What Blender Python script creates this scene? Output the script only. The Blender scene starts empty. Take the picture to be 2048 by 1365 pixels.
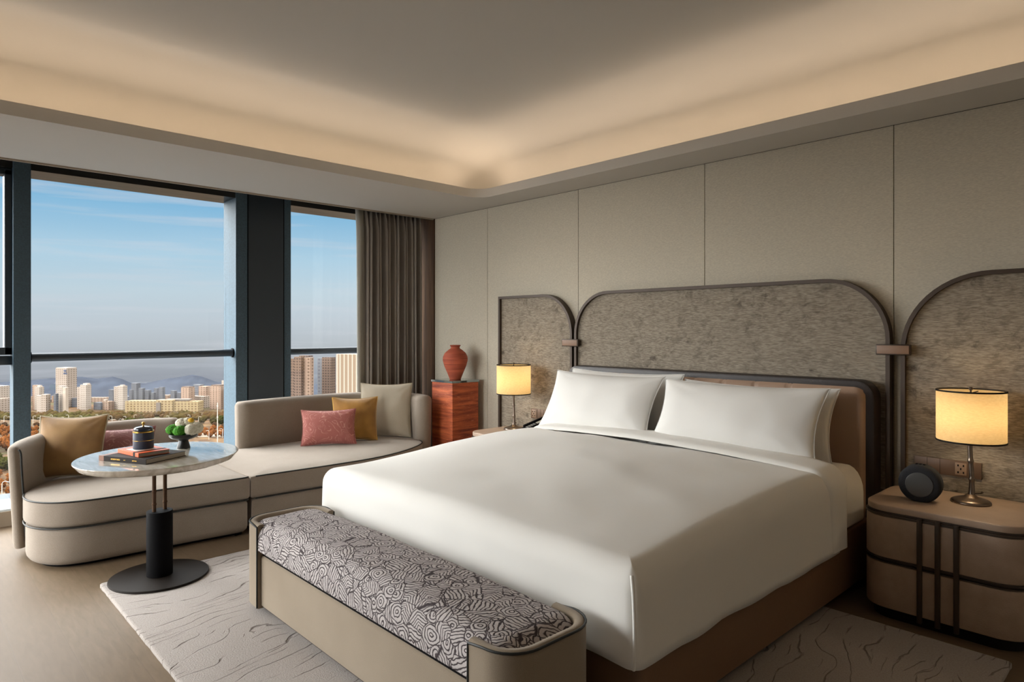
import bpy, bmesh, math, random
from mathutils import Vector, Matrix, noise
random.seed(7)
S = bpy.context.scene
C = S.collection
PI = math.pi
R = math.radians

# ------------------------------------------------------------------ camera
YAW = R(46.77)
cam = bpy.data.objects.new('camera', bpy.data.cameras.new('camera'))
C.objects.link(cam)
cam.location = (0, 0, 1.4)
cam.rotation_euler = (PI / 2, 0, YAW)
cam.data.sensor_width = 36
cam.data.lens = 36 * 1318 / 2048
cam.data.shift_y = -22.5 / 2048
cam.data.clip_start = 0.05
cam.data.clip_end = 20000
S.camera = cam

# ------------------------------------------------------------------ exposure
S.view_settings.view_transform = 'Standard'
S.view_settings.look = 'None'
S.view_settings.gamma = 1
S.view_settings.use_curve_mapping = False
S.view_settings.exposure = 0.0


def lin(c):
    if isinstance(c, str):
        c = c.lstrip('#')
        c = [int(c[i:i + 2], 16) / 255 for i in (0, 2, 4)]
        c = [x / 12.92 if x <= 0.04045 else ((x + 0.055) / 1.055) ** 2.4 for x in c]
    return (c[0], c[1], c[2], 1)


# ------------------------------------------------------------------ world: sky with high thin cloud
W = bpy.data.worlds.new('sky')
S.world = W
W.use_nodes = True
nt = W.node_tree
nt.nodes.clear()
N = nt.nodes.new
L = nt.links.new


def wmath(op, a, b=None, c=None):
    n = N('ShaderNodeMath'); n.operation = op
    for i, v in enumerate((a, b, c)):
        if v is None: continue
        if isinstance(v, (int, float)): n.inputs[i].default_value = v
        else: L(v, n.inputs[i])
    return n.outputs[0]


tc = N('ShaderNodeTexCoord')
sep = N('ShaderNodeSeparateXYZ'); L(tc.outputs['Generated'], sep.inputs[0])
ramp = N('ShaderNodeValToRGB')
mr = N('ShaderNodeMapRange'); mr.inputs[1].default_value = -0.1; mr.inputs[2].default_value = 0.3
L(sep.outputs[2], mr.inputs[0]); L(mr.outputs[0], ramp.inputs[0])
cr = ramp.color_ramp
stops = [(0.0, '#8c919e'), (0.10, '#a3a7b0'), (0.2, '#bfc5cb'), (0.28, '#c9d2da'), (0.38, '#c9dae4'), (0.50, '#b6d6e9'),
         (0.66, '#8cc0e2'), (0.78, '#5fa9d8'), (1.0, '#5598c8')]
cr.elements[0].position = 0; cr.elements[0].color = lin(stops[0][1])
cr.elements[1].position = 1; cr.elements[1].color = lin(stops[-1][1])
for p, c in stops[1:-1]:
    e = cr.elements.new(p); e.color = lin(c)
mp = N('ShaderNodeMapping'); mp.inputs['Scale'].default_value = (2.4, 2.4, 40)
mp.inputs['Location'].default_value = (0.3, 0.8, 0.35)
L(tc.outputs['Generated'], mp.inputs[0])
nz = N('ShaderNodeTexNoise'); nz.inputs['Scale'].default_value = 1.6; nz.inputs['Detail'].default_value = 6
L(mp.outputs[0], nz.inputs[0])
cm = N('ShaderNodeMapRange'); cm.inputs[1].default_value = 0.52; cm.inputs[2].default_value = 0.72; cm.inputs[4].default_value = 0.5
L(nz.outputs[0], cm.inputs[0])
mx = N('ShaderNodeMix'); mx.data_type = 'RGBA'
L(cm.outputs[0], mx.inputs[0]); L(ramp.outputs[0], mx.inputs[6]); mx.inputs[7].default_value = lin('#dcdde4')
# brightness: unseen glow lobes added to the sky, low and overhead, to light the room
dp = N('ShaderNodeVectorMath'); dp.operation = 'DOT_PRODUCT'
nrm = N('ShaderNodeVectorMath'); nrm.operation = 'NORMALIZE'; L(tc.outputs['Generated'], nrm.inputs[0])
glow_dir = Vector((-0.80, -0.46, 0.42)).normalized()
L(nrm.outputs[0], dp.inputs[0]); dp.inputs[1].default_value = glow_dir
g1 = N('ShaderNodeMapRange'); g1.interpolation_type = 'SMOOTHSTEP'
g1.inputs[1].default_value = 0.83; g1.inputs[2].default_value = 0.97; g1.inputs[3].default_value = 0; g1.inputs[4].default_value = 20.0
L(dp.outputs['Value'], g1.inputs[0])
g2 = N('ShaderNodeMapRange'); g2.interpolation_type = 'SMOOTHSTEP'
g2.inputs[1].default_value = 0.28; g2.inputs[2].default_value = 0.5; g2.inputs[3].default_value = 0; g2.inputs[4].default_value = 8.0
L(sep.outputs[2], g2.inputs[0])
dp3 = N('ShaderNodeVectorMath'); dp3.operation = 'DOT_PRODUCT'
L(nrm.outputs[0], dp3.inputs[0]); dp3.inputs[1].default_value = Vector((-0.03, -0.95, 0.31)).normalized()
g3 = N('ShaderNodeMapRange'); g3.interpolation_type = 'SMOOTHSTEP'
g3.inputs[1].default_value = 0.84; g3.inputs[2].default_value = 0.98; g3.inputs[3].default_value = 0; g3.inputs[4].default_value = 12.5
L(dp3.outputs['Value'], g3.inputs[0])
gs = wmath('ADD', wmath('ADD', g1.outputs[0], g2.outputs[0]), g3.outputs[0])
bg1 = N('ShaderNodeBackground'); L(mx.outputs[2], bg1.inputs[0]); bg1.inputs[1].default_value = 1.0
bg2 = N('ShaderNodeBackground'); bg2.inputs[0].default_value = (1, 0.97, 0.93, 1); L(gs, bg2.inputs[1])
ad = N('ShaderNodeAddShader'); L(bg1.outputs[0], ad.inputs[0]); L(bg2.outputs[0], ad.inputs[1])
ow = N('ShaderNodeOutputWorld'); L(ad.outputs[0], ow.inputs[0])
try:
    W.cycles.sampling_method = 'MANUAL'; W.cycles.sample_map_resolution = 1024
except Exception: pass

# ------------------------------------------------------------------ sun on the city (behind the building, never enters the room)
sun = bpy.data.objects.new('sun', bpy.data.lights.new('sun', 'SUN')); C.objects.link(sun)
sun.data.energy = 0.8; sun.data.angle = R(0.6); sun.data.color = (1, 0.86, 0.68)
sun.rotation_euler = Vector((0.75, 0.62, 0.42)).to_track_quat('Z', 'Y').to_euler()

# ------------------------------------------------------------------ room measures
ZS = 2.56      # soffit
ZL = 2.635     # top of coffer lip
ZC = 3.0      # raised ceiling
XW = -5.57     # soffit edge on the window side
XG = -6.2      # glass
YW = 4.13      # headboard wall
YP = 4.08      # front of screens
CX0, CX1, CY0, CY1 = -4.45, 0.9, -1.3, 3.79   # coffer opening
RX1, RY0 = 1.9, -2.6


def area(name, loc, sx, sy, power, color, rot=(0, 0, 0), portal=False):
    d = bpy.data.lights.new(name, 'AREA'); d.shape = 'RECTANGLE'; d.size = sx; d.size_y = sy
    d.energy = power; d.color = color
    o = bpy.data.objects.new(name, d); C.objects.link(o); o.location = loc; o.rotation_euler = rot
    if portal: d.cycles.is_portal = True
    return o


# cove strips, lying in the trough behind the lip, shining up and inward
COVE = (1, 0.78, 0.57)
KC = 3.1
tilt = R(84)
zc_ = ZS + 0.045
area('cove_strip_window', (CX0 - 0.075, (CY0 + CY1) / 2, zc_), 0.03, CY1 - CY0, KC * 5.1, COVE, (PI, tilt, 0))
area('cove_strip_head', ((CX0 + CX1) / 2, CY1 + 0.075, zc_), CX1 - CX0, 0.03, KC * 5.3, COVE, (PI + tilt, 0, 0))
area('cove_strip_door', (CX1 + 0.075, (CY0 + CY1) / 2, zc_), 0.03, CY1 - CY0, KC * 5.1, COVE, (PI, -tilt, 0))
area('cove_strip_foot', ((CX0 + CX1) / 2, CY0 - 0.075, zc_), CX1 - CX0, 0.03, KC * 5.3, COVE, (PI - tilt, 0, 0))
K2 = KC * 0.035
area('cove_back_window', (CX0 - 0.12, (CY0 + CY1) / 2, zc_), 0.03, CY1 - CY0, K2 * 5.1, COVE, (PI, R(-10), 0))
area('cove_back_head', ((CX0 + CX1) / 2, CY1 + 0.12, zc_), CX1 - CX0, 0.03, K2 * 5.3, COVE, (PI - R(10), 0, 0))
# portals at the glass
area('portal_corner', (-4.4, RY0 - 0.12, 1.35), 3.3, 2.5, 1, (1, 1, 1), (PI / 2, 0, 0), True)
area('portal_window', (XG - 0.1, 0.9, 1.35), 6.6, 2.5, 1, (1, 1, 1), (PI / 2, 0, -PI / 2), True)

# ------------------------------------------------------------------ materials
def mat(name, col, rough=0.6, metal=0.0, bump=None, var=None, spec=0.5, sheen=0.0, coat=0.0):
    """bump=(scale, strength, stretch), var=(other colour, scale, detail, stretch)"""
    m = bpy.data.materials.new(name); m.use_nodes = True
    t = m.node_tree; b = t.nodes['Principled BSDF']
    b.inputs['Base Color'].default_value = lin(col)
    b.inputs['Roughness'].default_value = rough
    b.inputs['Metallic'].default_value = metal
    b.inputs['Specular IOR Level'].default_value = spec
    b.inputs['Sheen Weight'].default_value = sheen
    b.inputs['Coat Weight'].default_value = coat
    tcn = t.nodes.new('ShaderNodeTexCoord')
    if var:
        mpn = t.nodes.new('ShaderNodeMapping'); mpn.inputs['Scale'].default_value = var[3] if len(var) > 3 else (1, 1, 1)
        t.links.new(tcn.outputs['Object'], mpn.inputs[0])
        n = t.nodes.new('ShaderNodeTexNoise'); n.inputs['Scale'].default_value = var[1]; n.inputs['Detail'].default_value = var[2]
        t.links.new(mpn.outputs[0], n.inputs[0])
        k = t.nodes.new('ShaderNodeMapRange'); k.inputs[1].default_value = 0.35; k.inputs[2].default_value = 0.65
        t.links.new(n.outputs[0], k.inputs[0])
        q = t.nodes.new('ShaderNodeMix'); q.data_type = 'RGBA'
        q.inputs[6].default_value = lin(col); q.inputs[7].default_value = lin(var[0])
        t.links.new(k.outputs[0], q.inputs[0]); t.links.new(q.outputs[2], b.inputs['Base Color'])
    if bump:
        mpn = t.nodes.new('ShaderNodeMapping'); mpn.inputs['Scale'].default_value = bump[2] if len(bump) > 2 else (1, 1, 1)
        t.links.new(tcn.outputs['Object'], mpn.inputs[0])
        n = t.nodes.new('ShaderNodeTexNoise'); n.inputs['Scale'].default_value = bump[0]; n.inputs['Detail'].default_value = 4
        t.links.new(mpn.outputs[0], n.inputs[0])
        u = t.nodes.new('ShaderNodeBump'); u.inputs['Strength'].default_value = bump[1]; u.inputs['Distance'].default_value = 0.01
        t.links.new(n.outputs[0], u.inputs['Height']); t.links.new(u.outputs[0], b.inputs['Normal'])
    return m


class NT:
    def __init__(s, m):
        s.t = m.node_tree; s.b = s.t.nodes['Principled BSDF']
        s.tc = s.t.nodes.new('ShaderNodeTexCoord').outputs['Object']
    def _in(s, n, i, v):
        if v is None: return
        if hasattr(v, 'is_linked') or isinstance(v, bpy.types.NodeSocket): s.t.links.new(v, n.inputs[i])
        else: n.inputs[i].default_value = v
    def m(s, op, a, b=None, c=None, clamp=False):
        n = s.t.nodes.new('ShaderNodeMath'); n.operation = op; n.use_clamp = clamp
        s._in(n, 0, a); s._in(n, 1, b); s._in(n, 2, c); return n.outputs[0]
    def sep(s, v):
        n = s.t.nodes.new('ShaderNodeSeparateXYZ'); s._in(n, 0, v); return n.outputs
    def comb(s, x, y, z):
        n = s.t.nodes.new('ShaderNodeCombineXYZ'); s._in(n, 0, x); s._in(n, 1, y); s._in(n, 2, z); return n.outputs[0]
    def map(s, v, sc=(1, 1, 1), rot=(0, 0, 0), loc=(0, 0, 0)):
        n = s.t.nodes.new('ShaderNodeMapping'); s._in(n, 0, v)
        n.inputs['Scale'].default_value = sc; n.inputs['Rotation'].default_value = rot; n.inputs['Location'].default_value = loc
        return n.outputs[0]
    def noise(s, v, scale, detail=3, dist=0.0, rough=0.5):
        n = s.t.nodes.new('ShaderNodeTexNoise'); s._in(n, 0, v)
        n.inputs['Scale'].default_value = scale; n.inputs['Detail'].default_value = detail
        n.inputs['Distortion'].default_value = dist; n.inputs['Roughness'].default_value = rough
        return n.outputs[0]
    def vor(s, v, scale, feature='F1', out='Distance', rnd=1.0):
        n = s.t.nodes.new('ShaderNodeTexVoronoi'); n.feature = feature; s._in(n, 'Vector', v)
        n.inputs['Scale'].default_value = scale; n.inputs['Randomness'].default_value = rnd
        return n.outputs[out] if out else n
    def mr(s, v, a, b, c=0.0, d=1.0, smooth=False):
        n = s.t.nodes.new('ShaderNodeMapRange')
        if smooth: n.interpolation_type = 'SMOOTHSTEP'
        s._in(n, 0, v); s._in(n, 1, a); s._in(n, 2, b); s._in(n, 3, c); s._in(n, 4, d); return n.outputs[0]
    def mix(s, f, a, b):
        n = s.t.nodes.new('ShaderNodeMix'); n.data_type = 'RGBA'; s._in(n, 0, f)
        s._in(n, 6, lin(a) if isinstance(a, (str, tuple)) and not hasattr(a, 'links') else a)
        s._in(n, 7, lin(b) if isinstance(b, (str, tuple)) else b); return n.outputs[2]
    def color(s, v): s.t.links.new(v, s.b.inputs['Base Color'])
    def bump(s, h, strength=0.3, dist=0.01):
        n = s.t.nodes.new('ShaderNodeBump'); n.inputs['Strength'].default_value = strength; n.inputs['Distance'].default_value = dist
        s._in(n, 'Height', h); s.t.links.new(n.outputs[0], s.b.inputs['Normal'])


M = {}
M['ceiling'] = mat('ceiling_paint', '#c4c0b9', 0.9, spec=0.1)
M['wall_plain'] = mat('wall_paint', '#b0a698', 0.9, spec=0.1)
M['wood_dark'] = mat('dark_walnut', '#5e4836', 0.8, spec=0.08, var=('#48362a', 3, 4, (12, 12, 0.6)))
M['bronze'] = mat('bronze', '#46392f', 0.45, 0.35)
M['bronze_dark'] = mat('dark_bronze', '#1e1814', 0.6, 0.0, spec=0.15)
M['bracket'] = mat('leather_bracket', '#8a6d58', 0.5, bump=(60, 0.15))
M['alu'] = mat('blue_grey_aluminium', '#4c5f6c', 0.65, 0.0, spec=0.15, var=('#46555f', 90, 2))
M['alu_dark'] = mat('dark_aluminium', '#333c44', 0.42, 0.25)
M['sill'] = mat('pale_sill', '#c9d3da', 0.3)
M['tan_wood'] = mat('sill_board', '#9c8f7e', 0.6)
M['head'] = mat('window_head', '#2c2c2b', 0.3, 0.0, spec=0.3, bump=(2.2, 0.6, (1.5, 1, 1)))
M['leather'] = mat('tan_leather', '#a98d78', 0.5, bump=(120, 0.15), var=('#a08470', 2, 2))
M['leather_base'] = mat('brown_leather', '#7a5c42', 0.55, bump=(120, 0.1))
M['black'] = mat('black_paint', '#0c0b0d', 0.65, spec=0.06)
M['black_leather'] = mat('black_leather', '#2a211f', 0.45, bump=(100, 0.12))
M['ns_leather'] = mat('beige_leather', '#b39c89', 0.5, bump=(160, 0.2), var=('#a8917e', 12, 4))
M['ns_top'] = mat('beige_top', '#b39d8a', 0.38, bump=(160, 0.08), var=('#a8917e', 10, 4))
M['brass'] = mat('antique_brass', '#84766a', 0.3, 0.9)
M['linen'] = mat('white_linen', '#e8e6e1', 0.85, bump=(4.5, 0.35, (1, 1, 1)), spec=0.15, sheen=0.1)
M['sheet'] = mat('white_sheet', '#ebe9e4', 0.85, bump=(5, 0.4), spec=0.15)
M['pillow'] = mat('white_pillow', '#dddbd7', 0.85, bump=(5, 0.55, (1, 1, 0.5)), spec=0.15)
M['piping'] = mat('black_piping', '#20211f', 0.6)
M['beige_piping'] = mat('beige_piping', '#b5a88f', 0.8)
M['gold'] = mat('gold_trim', '#c9a050', 0.3, 1.0)
M['vase'] = mat('terracotta', '#b4583a', 0.75, var=('#8e3f2a', 6, 5, (0.6, 0.6, 14)), bump=(8, 0.5, (0.5, 0.5, 16)))
M['mirror'] = mat('mirror_glass', '#9aa5a8', 0.08, 0.9)
M['orange'] = mat('orange_cover', '#e8622c', 0.5)
M['cover_dark'] = mat('dark_cover', '#35302e', 0.7, spec=0.15)
M['cover_brown'] = mat('brown_cover', '#8c6350', 0.5)
M['white'] = mat('white_paper', '#ece8e2', 0.6)
M['pages'] = mat('book_pages', '#b3aca0', 0.8, bump=(10, 0.4, (1, 1, 60)))
M['navy_lid'] = mat('navy_glaze', '#1c2433', 0.15, coat=0.5)
M['bowl'] = mat('black_ceramic', '#17181a', 0.35)
M['moss'] = mat('green_moss', '#4f9a22', 0.9, var=('#2f6e12', 60, 3), bump=(120, 1.0))
M['petal'] = mat('white_petals', '#efeadb', 0.8, var=('#d6d0b8', 70, 3), bump=(90, 1.0))
M['yellow'] = mat('yellow_petals', '#e2b32a', 0.8, bump=(90, 0.8))
M['socket'] = mat('socket_plate', '#6e594a', 0.4, 0.3)
M['socket_lt'] = mat('socket_insert', '#927a66', 0.45)
M['clock_cloth'] = mat('charcoal_cloth', '#202024', 0.9, bump=(300, 0.3))
M['clock_face'] = mat('grey_face', '#4c4c4c', 0.3)
M['screen_grey'] = mat('phone_screen', '#a9a69e', 0.3)
M['key'] = mat('phone_key', '#7d7d7c', 0.5)
M['tan_cushion'] = mat('tan_velvet', '#94703f', 0.8, sheen=0.3, var=('#7f5d34', 7, 4), bump=(5, 0.5))
M['mustard_cushion'] = mat('mustard_velvet', '#a8792f', 0.8, sheen=0.4, var=('#8c6222', 7, 4), bump=(5, 0.5))
M['trav'] = mat('red_travertine', '#a5492c', 0.55)
n = NT(M['trav'])
a1 = n.noise(n.map(n.tc, (1.2, 1.2, 16)), 2.2, 6, 0.6)
a2 = n.noise(n.map(n.tc, (3, 3, 26)), 6, 5)
c1 = n.mix(n.mr(a1, 0.32, 0.66), '#7a2e1c', '#cf6a3c')
c2 = n.mix(n.mr(a2, 0.6, 0.72, 0, 0.6), c1, '#df8b5e')
n.color(n.mix(n.mr(n.noise(n.map(n.tc, (6, 6, 60)), 5, 3), 0.3, 0.4, 0.5, 0), c2, '#5e2418'))


def weave(name, col, col2, fine=420, st=0.35, mott=6):
    m = mat(name, col, 0.9, spec=0.15, sheen=0.15); n = NT(m)
    f = n.noise(n.tc, fine, 2, 0, 0.7)
    g = n.noise(n.tc, mott, 3)
    n.color(n.mix(n.mr(n.m('ADD', n.m('MULTIPLY', f, 0.8), n.m('MULTIPLY', g, 0.2)), 0.4, 0.6), col, col2))
    n.bump(f, st, 0.004)
    return m


M['sofa'] = weave('oatmeal_sofa_fabric', '#8c8073', '#9c9084')
M['bench'] = weave('oatmeal_bench_fabric', '#8a7c6b', '#988a78', 600, 0.25)
M['beige_cushion'] = weave('beige_cushion_fabric', '#aea391', '#bab09e', 500)
M['curtain'] = weave('grey_curtain_cloth', '#8b837b', '#968e86', 300, 0.2)
M['curtain_light'] = weave('pale_curtain_lining', '#a09c92', '#a8a49b', 300, 0.2)


def pink(name, a, b):
    m = mat(name, a, 0.8, sheen=0.2); n = NT(m)
    w = n.noise(n.map(n.tc, (1, 1, 1), loc=(.3, .2, .1)), 7, 1, 0.8)
    fr = n.m('FRACT', n.m('MULTIPLY', w, 13.0))
    k = n.mr(n.m('ABSOLUTE', n.m('SUBTRACT', fr, 0.5)), 0.05, 0.14, 1, 0)
    msk = n.mr(n.noise(n.tc, 30, 2), 0.42, 0.5)
    n.color(n.mix(n.m('MULTIPLY', k, n.m('MULTIPLY', msk, 0.6)), a, b))
    n.bump(n.m('ADD', n.m('MULTIPLY', k, 0.15), n.noise(n.tc, 5, 3)), 0.4, 0.01)
    return m


M['pink'] = pink('rose_cushion_fabric', '#a8625a', '#d39c8c')
M['mauve'] = pink('mauve_cushion_fabric', '#8d5a58', '#b98c86')

# wallcovering: fine horizontal grasscloth
m = mat('wallcovering', '#a09a8e', 0.85, spec=0.15); M['wallpaper'] = m; n = NT(m)
f = n.noise(n.map(n.tc, (26, 26, 210)), 2.2, 3, 0.3)
n.color(n.mix(n.mr(f, 0.38, 0.62), '#bab2a2', '#ccc4b2'))
n.bump(f, 0.35, 0.004)
# screen cloth: open weave over mottled burl
m = mat('screen_cloth', '#94897a', 0.75, spec=0.3); M['screen'] = m; n = NT(m)
f = n.noise(n.map(n.tc, (14, 14, 120)), 2.4, 4, 0.4)
w1 = n.m('SINE', n.m('MULTIPLY', n.sep(n.tc)[0], 900.0)); w2 = n.m('SINE', n.m('MULTIPLY', n.sep(n.tc)[2], 900.0))
gr = n.m('MULTIPLY', w1, w2)
bl = n.noise(n.map(n.tc, (1, 1, 1.3)), 14, 6, 0.5, 0.7)
bl2 = n.noise(n.tc, 3.5, 3)
c1 = n.mix(n.mr(f, 0.36, 0.66), '#7d7264', '#aa9f8e')
dark = n.m('MULTIPLY', n.mr(bl, 0.48, 0.68, 0, 1), n.mr(bl2, 0.40, 0.62, 0.15, 0.95))
c2 = n.mix(dark, c1, '#544a3f')
c3 = n.mix(n.mr(gr, -0.2, -1.0, 0, 0.35), c2, '#5c5247')
n.color(c3); n.bump(n.m('ADD', f, n.m('MULTIPLY', bl, 0.6)), 0.5, 0.006)
# floor planks
m = mat('oak_planks', '#b9a88f', 0.5, spec=0.3); M['floor'] = m; n = NT(m)
sx, sy, sz = n.sep(n.tc)
row = n.m('FLOOR', n.m('DIVIDE', sy, 0.19))
off = n.m('MULTIPLY', n.m('FRACT', n.m('MULTIPLY', row, 0.618)), 1.9)
col_ = n.m('FLOOR', n.m('DIVIDE', n.m('ADD', sx, off), 1.9))
wn = n.t.nodes.new('ShaderNodeTexWhiteNoise'); n.t.links.new(n.comb(row, col_, 0.0), wn.inputs[0])
gy = n.m('FRACT', n.m('DIVIDE', sy, 0.19)); gx = n.m('FRACT', n.m('DIVIDE', n.m('ADD', sx, off), 1.9))
gap = n.m('MAXIMUM', n.mr(gy, 0.0, 0.012, 1, 0), n.mr(gx, 0.0, 0.0015, 1, 0))
gr = n.noise(n.map(n.tc, (2.5, 14, 1)), 3, 6, 0.6)
c1 = n.mix(n.mr(gr, 0.3, 0.7), '#75634f', '#685843')
c2 = n.mix(n.m('MULTIPLY', wn.outputs[0], 0.6), c1, '#6b5a48')
n.color(n.mix(n.m('MULTIPLY', gap, 0.55), c2, '#4b3f33'))
n.bump(n.m('SUBTRACT', n.m('MULTIPLY', gr, 0.2), gap), 0.08, 0.002)
# rug: carved meandering lines
m = mat('carved_rug', '#b9afa6', 0.95, spec=0.1, sheen=0.2); M['rug'] = m; n = NT(m)
p = n.map(n.tc, (1, 1, 1), rot=(0, 0, R(-12)))
ux_, uy_, uz_ = n.sep(p)
wob = n.m('ADD', n.m('MULTIPLY', n.noise(n.map(p, (1.0, 0.8, 1)), 1.5, 2), 5.5), n.m('MULTIPLY', n.noise(n.map(p, (1, 0.45, 1)), 7, 3), 1.3))
fl = n.m('ADD', n.m('MULTIPLY', ux_, 9.5), wob)
fr = n.m('ABSOLUTE', n.m('SUBTRACT', n.m('FRACT', fl), 0.5))
ln = n.mr(fr, 0.016, 0.042, 1, 0)
brk = n.mr(n.noise(n.map(n.tc, (1, 1, 1)), 5, 2), 0.42, 0.52)
ln = n.m('MULTIPLY', ln, brk)
fl2 = n.m('ADD', n.m('ADD', n.m('MULTIPLY', ux_, 21.0), n.m('MULTIPLY', uy_, -2.5)), n.m('MULTIPLY', wob, 1.7))
ln2 = n.m('MULTIPLY', n.mr(n.m('ABSOLUTE', n.m('SUBTRACT', n.m('FRACT', fl2), 0.5)), 0.018, 0.05, 1, 0), n.mr(n.noise(n.map(n.tc, (1, 1, 1), loc=(4, 2, 0)), 4.5, 2), 0.56, 0.63))
ln = n.m('MAXIMUM', ln, ln2)
pile = n.noise(n.tc, 160, 3)
n.color(n.mix(n.m('MULTIPLY', ln, 0.75), n.mix(n.mr(pile, 0.3, 0.7), '#968d87', '#a8a09a'), '#5c4f48'))
n.bump(n.m('SUBTRACT', n.m('MULTIPLY', pile, 0.4), ln), 0.7, 0.008)
# marble
m = mat('travertine_top', '#bdb5a8', 0.06, spec=0.6, coat=0.6); M['marble'] = m; n = NT(m)
v = n.noise(n.map(n.tc, (2, 9, 5), rot=(0, 0, R(20))), 2.4, 6, 0.8)
n.color(n.mix(n.mr(v, 0.35, 0.65), '#b5ac9e', '#d6d0c5'))
n.b.inputs['Coat Roughness'].default_value = 0.02
# bench cloth: patches of parallel dark strokes turned every which way, with rings
m = mat('maze_cloth', '#b5aeae', 0.85, spec=0.15); M['maze'] = m; n = NT(m)
sx, sy, sz = n.sep(n.tc)
dn = n.t.nodes.new('ShaderNodeTexNoise'); dn.inputs['Scale'].default_value = 26; n.t.links.new(n.tc, dn.inputs[0])
dr, dg_, db = n.sep(dn.outputs['Color'])
flat = n.comb(n.m('ADD', sx, n.m('MULTIPLY', dr, 0.028)), n.m('ADD', n.m('ADD', sy, sz), n.m('MULTIPLY', dg_, 0.028)), 0.0)
vn = n.vor(flat, 15.0, 'F1', None)
cellc = n.sep(vn.outputs['Color'])
pos = vn.outputs['Position']
df = n.t.nodes.new('ShaderNodeVectorMath'); df.operation = 'SUBTRACT'
n.t.links.new(flat, df.inputs[0]); n.t.links.new(pos, df.inputs[1])
dx, dy, dz = n.sep(df.outputs[0])
ang = n.m('MULTIPLY', n.m('FLOOR', n.m('MULTIPLY', cellc[0], 6.0)), PI / 6)
u = n.m('ADD', n.m('MULTIPLY', dx, n.m('COSINE', ang)), n.m('MULTIPLY', dy, n.m('SINE', ang)))
v = n.m('ABSOLUTE', n.m('SUBTRACT', n.m('MULTIPLY', dy, n.m('COSINE', ang)), n.m('MULTIPLY', dx, n.m('SINE', ang))))
chev = n.m('ADD', u, n.m('MULTIPLY', v, n.m('MULTIPLY', n.m('GREATER_THAN', cellc[2], 0.5), 0.8)))
radd = n.m('SQRT', n.m('ADD', n.m('MULTIPLY', dx, dx), n.m('MULTIPLY', dy, dy)))
isr = n.m('GREATER_THAN', cellc[1], 0.68)
fld = n.m('ADD', n.m('MULTIPLY', radd, isr), n.m('MULTIPLY', chev, n.m('SUBTRACT', 1.0, isr)))
st = n.m('ABSOLUTE', n.m('SUBTRACT', n.m('FRACT', n.m('MULTIPLY', fld, 68.0)), 0.5))
ln = n.mr(st, 0.09, 0.23, 1, 0)
ed = n.vor(flat, 15.0, 'DISTANCE_TO_EDGE')
ln = n.m('MAXIMUM', ln, n.mr(ed, 0.012, 0.035, 1, 0))
f = n.noise(n.tc, 500, 2)
n.color(n.mix(n.m('MULTIPLY', ln, 0.95), n.mix(n.mr(f, 0.3, 0.7), '#b0a8a9', '#c9c2bf'), '#32282c'))
n.bump(n.m('SUBTRACT', f, ln), 0.35, 0.004)
# navy woven canister
m = mat('navy_weave', '#1d2740', 0.45); M['navy'] = m; n = NT(m)
sx, sy, sz = n.sep(n.tc)
an = n.m('ARCTAN2', sy, sx)
g = n.m('MULTIPLY', n.m('SINE', n.m('MULTIPLY', an, 44.0)), n.m('SINE', n.m('MULTIPLY', sz, 1100.0)))
n.color(n.mix(n.mr(g, 0.2, 0.9), '#151c30', '#465474'))
n.bump(g, 0.4, 0.003)
# glass
m = bpy.data.materials.new('window_glass'); m.use_nodes = True; M['glass'] = m
t = m.node_tree; t.nodes.clear()
tr = t.nodes.new('ShaderNodeBsdfTransparent'); tr.inputs[0].default_value = (0.97, 0.985, 0.99, 1)
gl = t.nodes.new('ShaderNodeBsdfGlossy'); gl.inputs['Roughness'].default_value = 0.0
ms = t.nodes.new('ShaderNodeMixShader'); ms.inputs[0].default_value = 0.025
om = t.nodes.new('ShaderNodeOutputMaterial')
t.links.new(tr.outputs[0], ms.inputs[1]); t.links.new(gl.outputs[0], ms.inputs[2]); t.links.new(ms.outputs[0], om.inputs[0])
# lamp shade: translucent linen
m = bpy.data.materials.new('shade_linen'); m.use_nodes = True; M['shade'] = m
t = m.node_tree; t.nodes.clear()
df_ = t.nodes.new('ShaderNodeBsdfDiffuse'); tl = t.nodes.new('ShaderNodeBsdfTranslucent'); ms = t.nodes.new('ShaderNodeMixShader')
tcn = t.nodes.new('ShaderNodeTexCoord'); nn = t.nodes.new('ShaderNodeTexNoise'); nn.inputs['Scale'].default_value = 55; nn.inputs['Detail'].default_value = 4
mpn = t.nodes.new('ShaderNodeMapping'); mpn.inputs['Scale'].default_value = (1, 1, 3)
t.links.new(tcn.outputs['Object'], mpn.inputs[0]); t.links.new(mpn.outputs[0], nn.inputs[0])
q = t.nodes.new('ShaderNodeMix'); q.data_type = 'RGBA'; q.inputs[6].default_value = lin('#d4b888'); q.inputs[7].default_value = lin('#ecd6a8')
t.links.new(nn.outputs[0], q.inputs[0]); t.links.new(q.outputs[2], df_.inputs[0]); t.links.new(q.outputs[2], tl.inputs[0])
ms.inputs[0].default_value = 0.55
om = t.nodes.new('ShaderNodeOutputMaterial')
t.links.new(df_.outputs[0], ms.inputs[1]); t.links.new(tl.outputs[0], ms.inputs[2]); t.links.new(ms.outputs[0], om.inputs[0])
m = mat('bulb', '#ffffff', 0.5); M['bulb'] = m
m.node_tree.nodes['Principled BSDF'].inputs['Emission Color'].default_value = (1, 0.62, 0.25, 1)
m.node_tree.nodes['Principled BSDF'].inputs['Emission Strength'].default_value = 12


# ------------------------------------------------------------------ object helpers
def origin(o):
    v = Vector((0, 0, 0))
    while o is not None:
        v += o.location; o = o.parent
    return v


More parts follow.
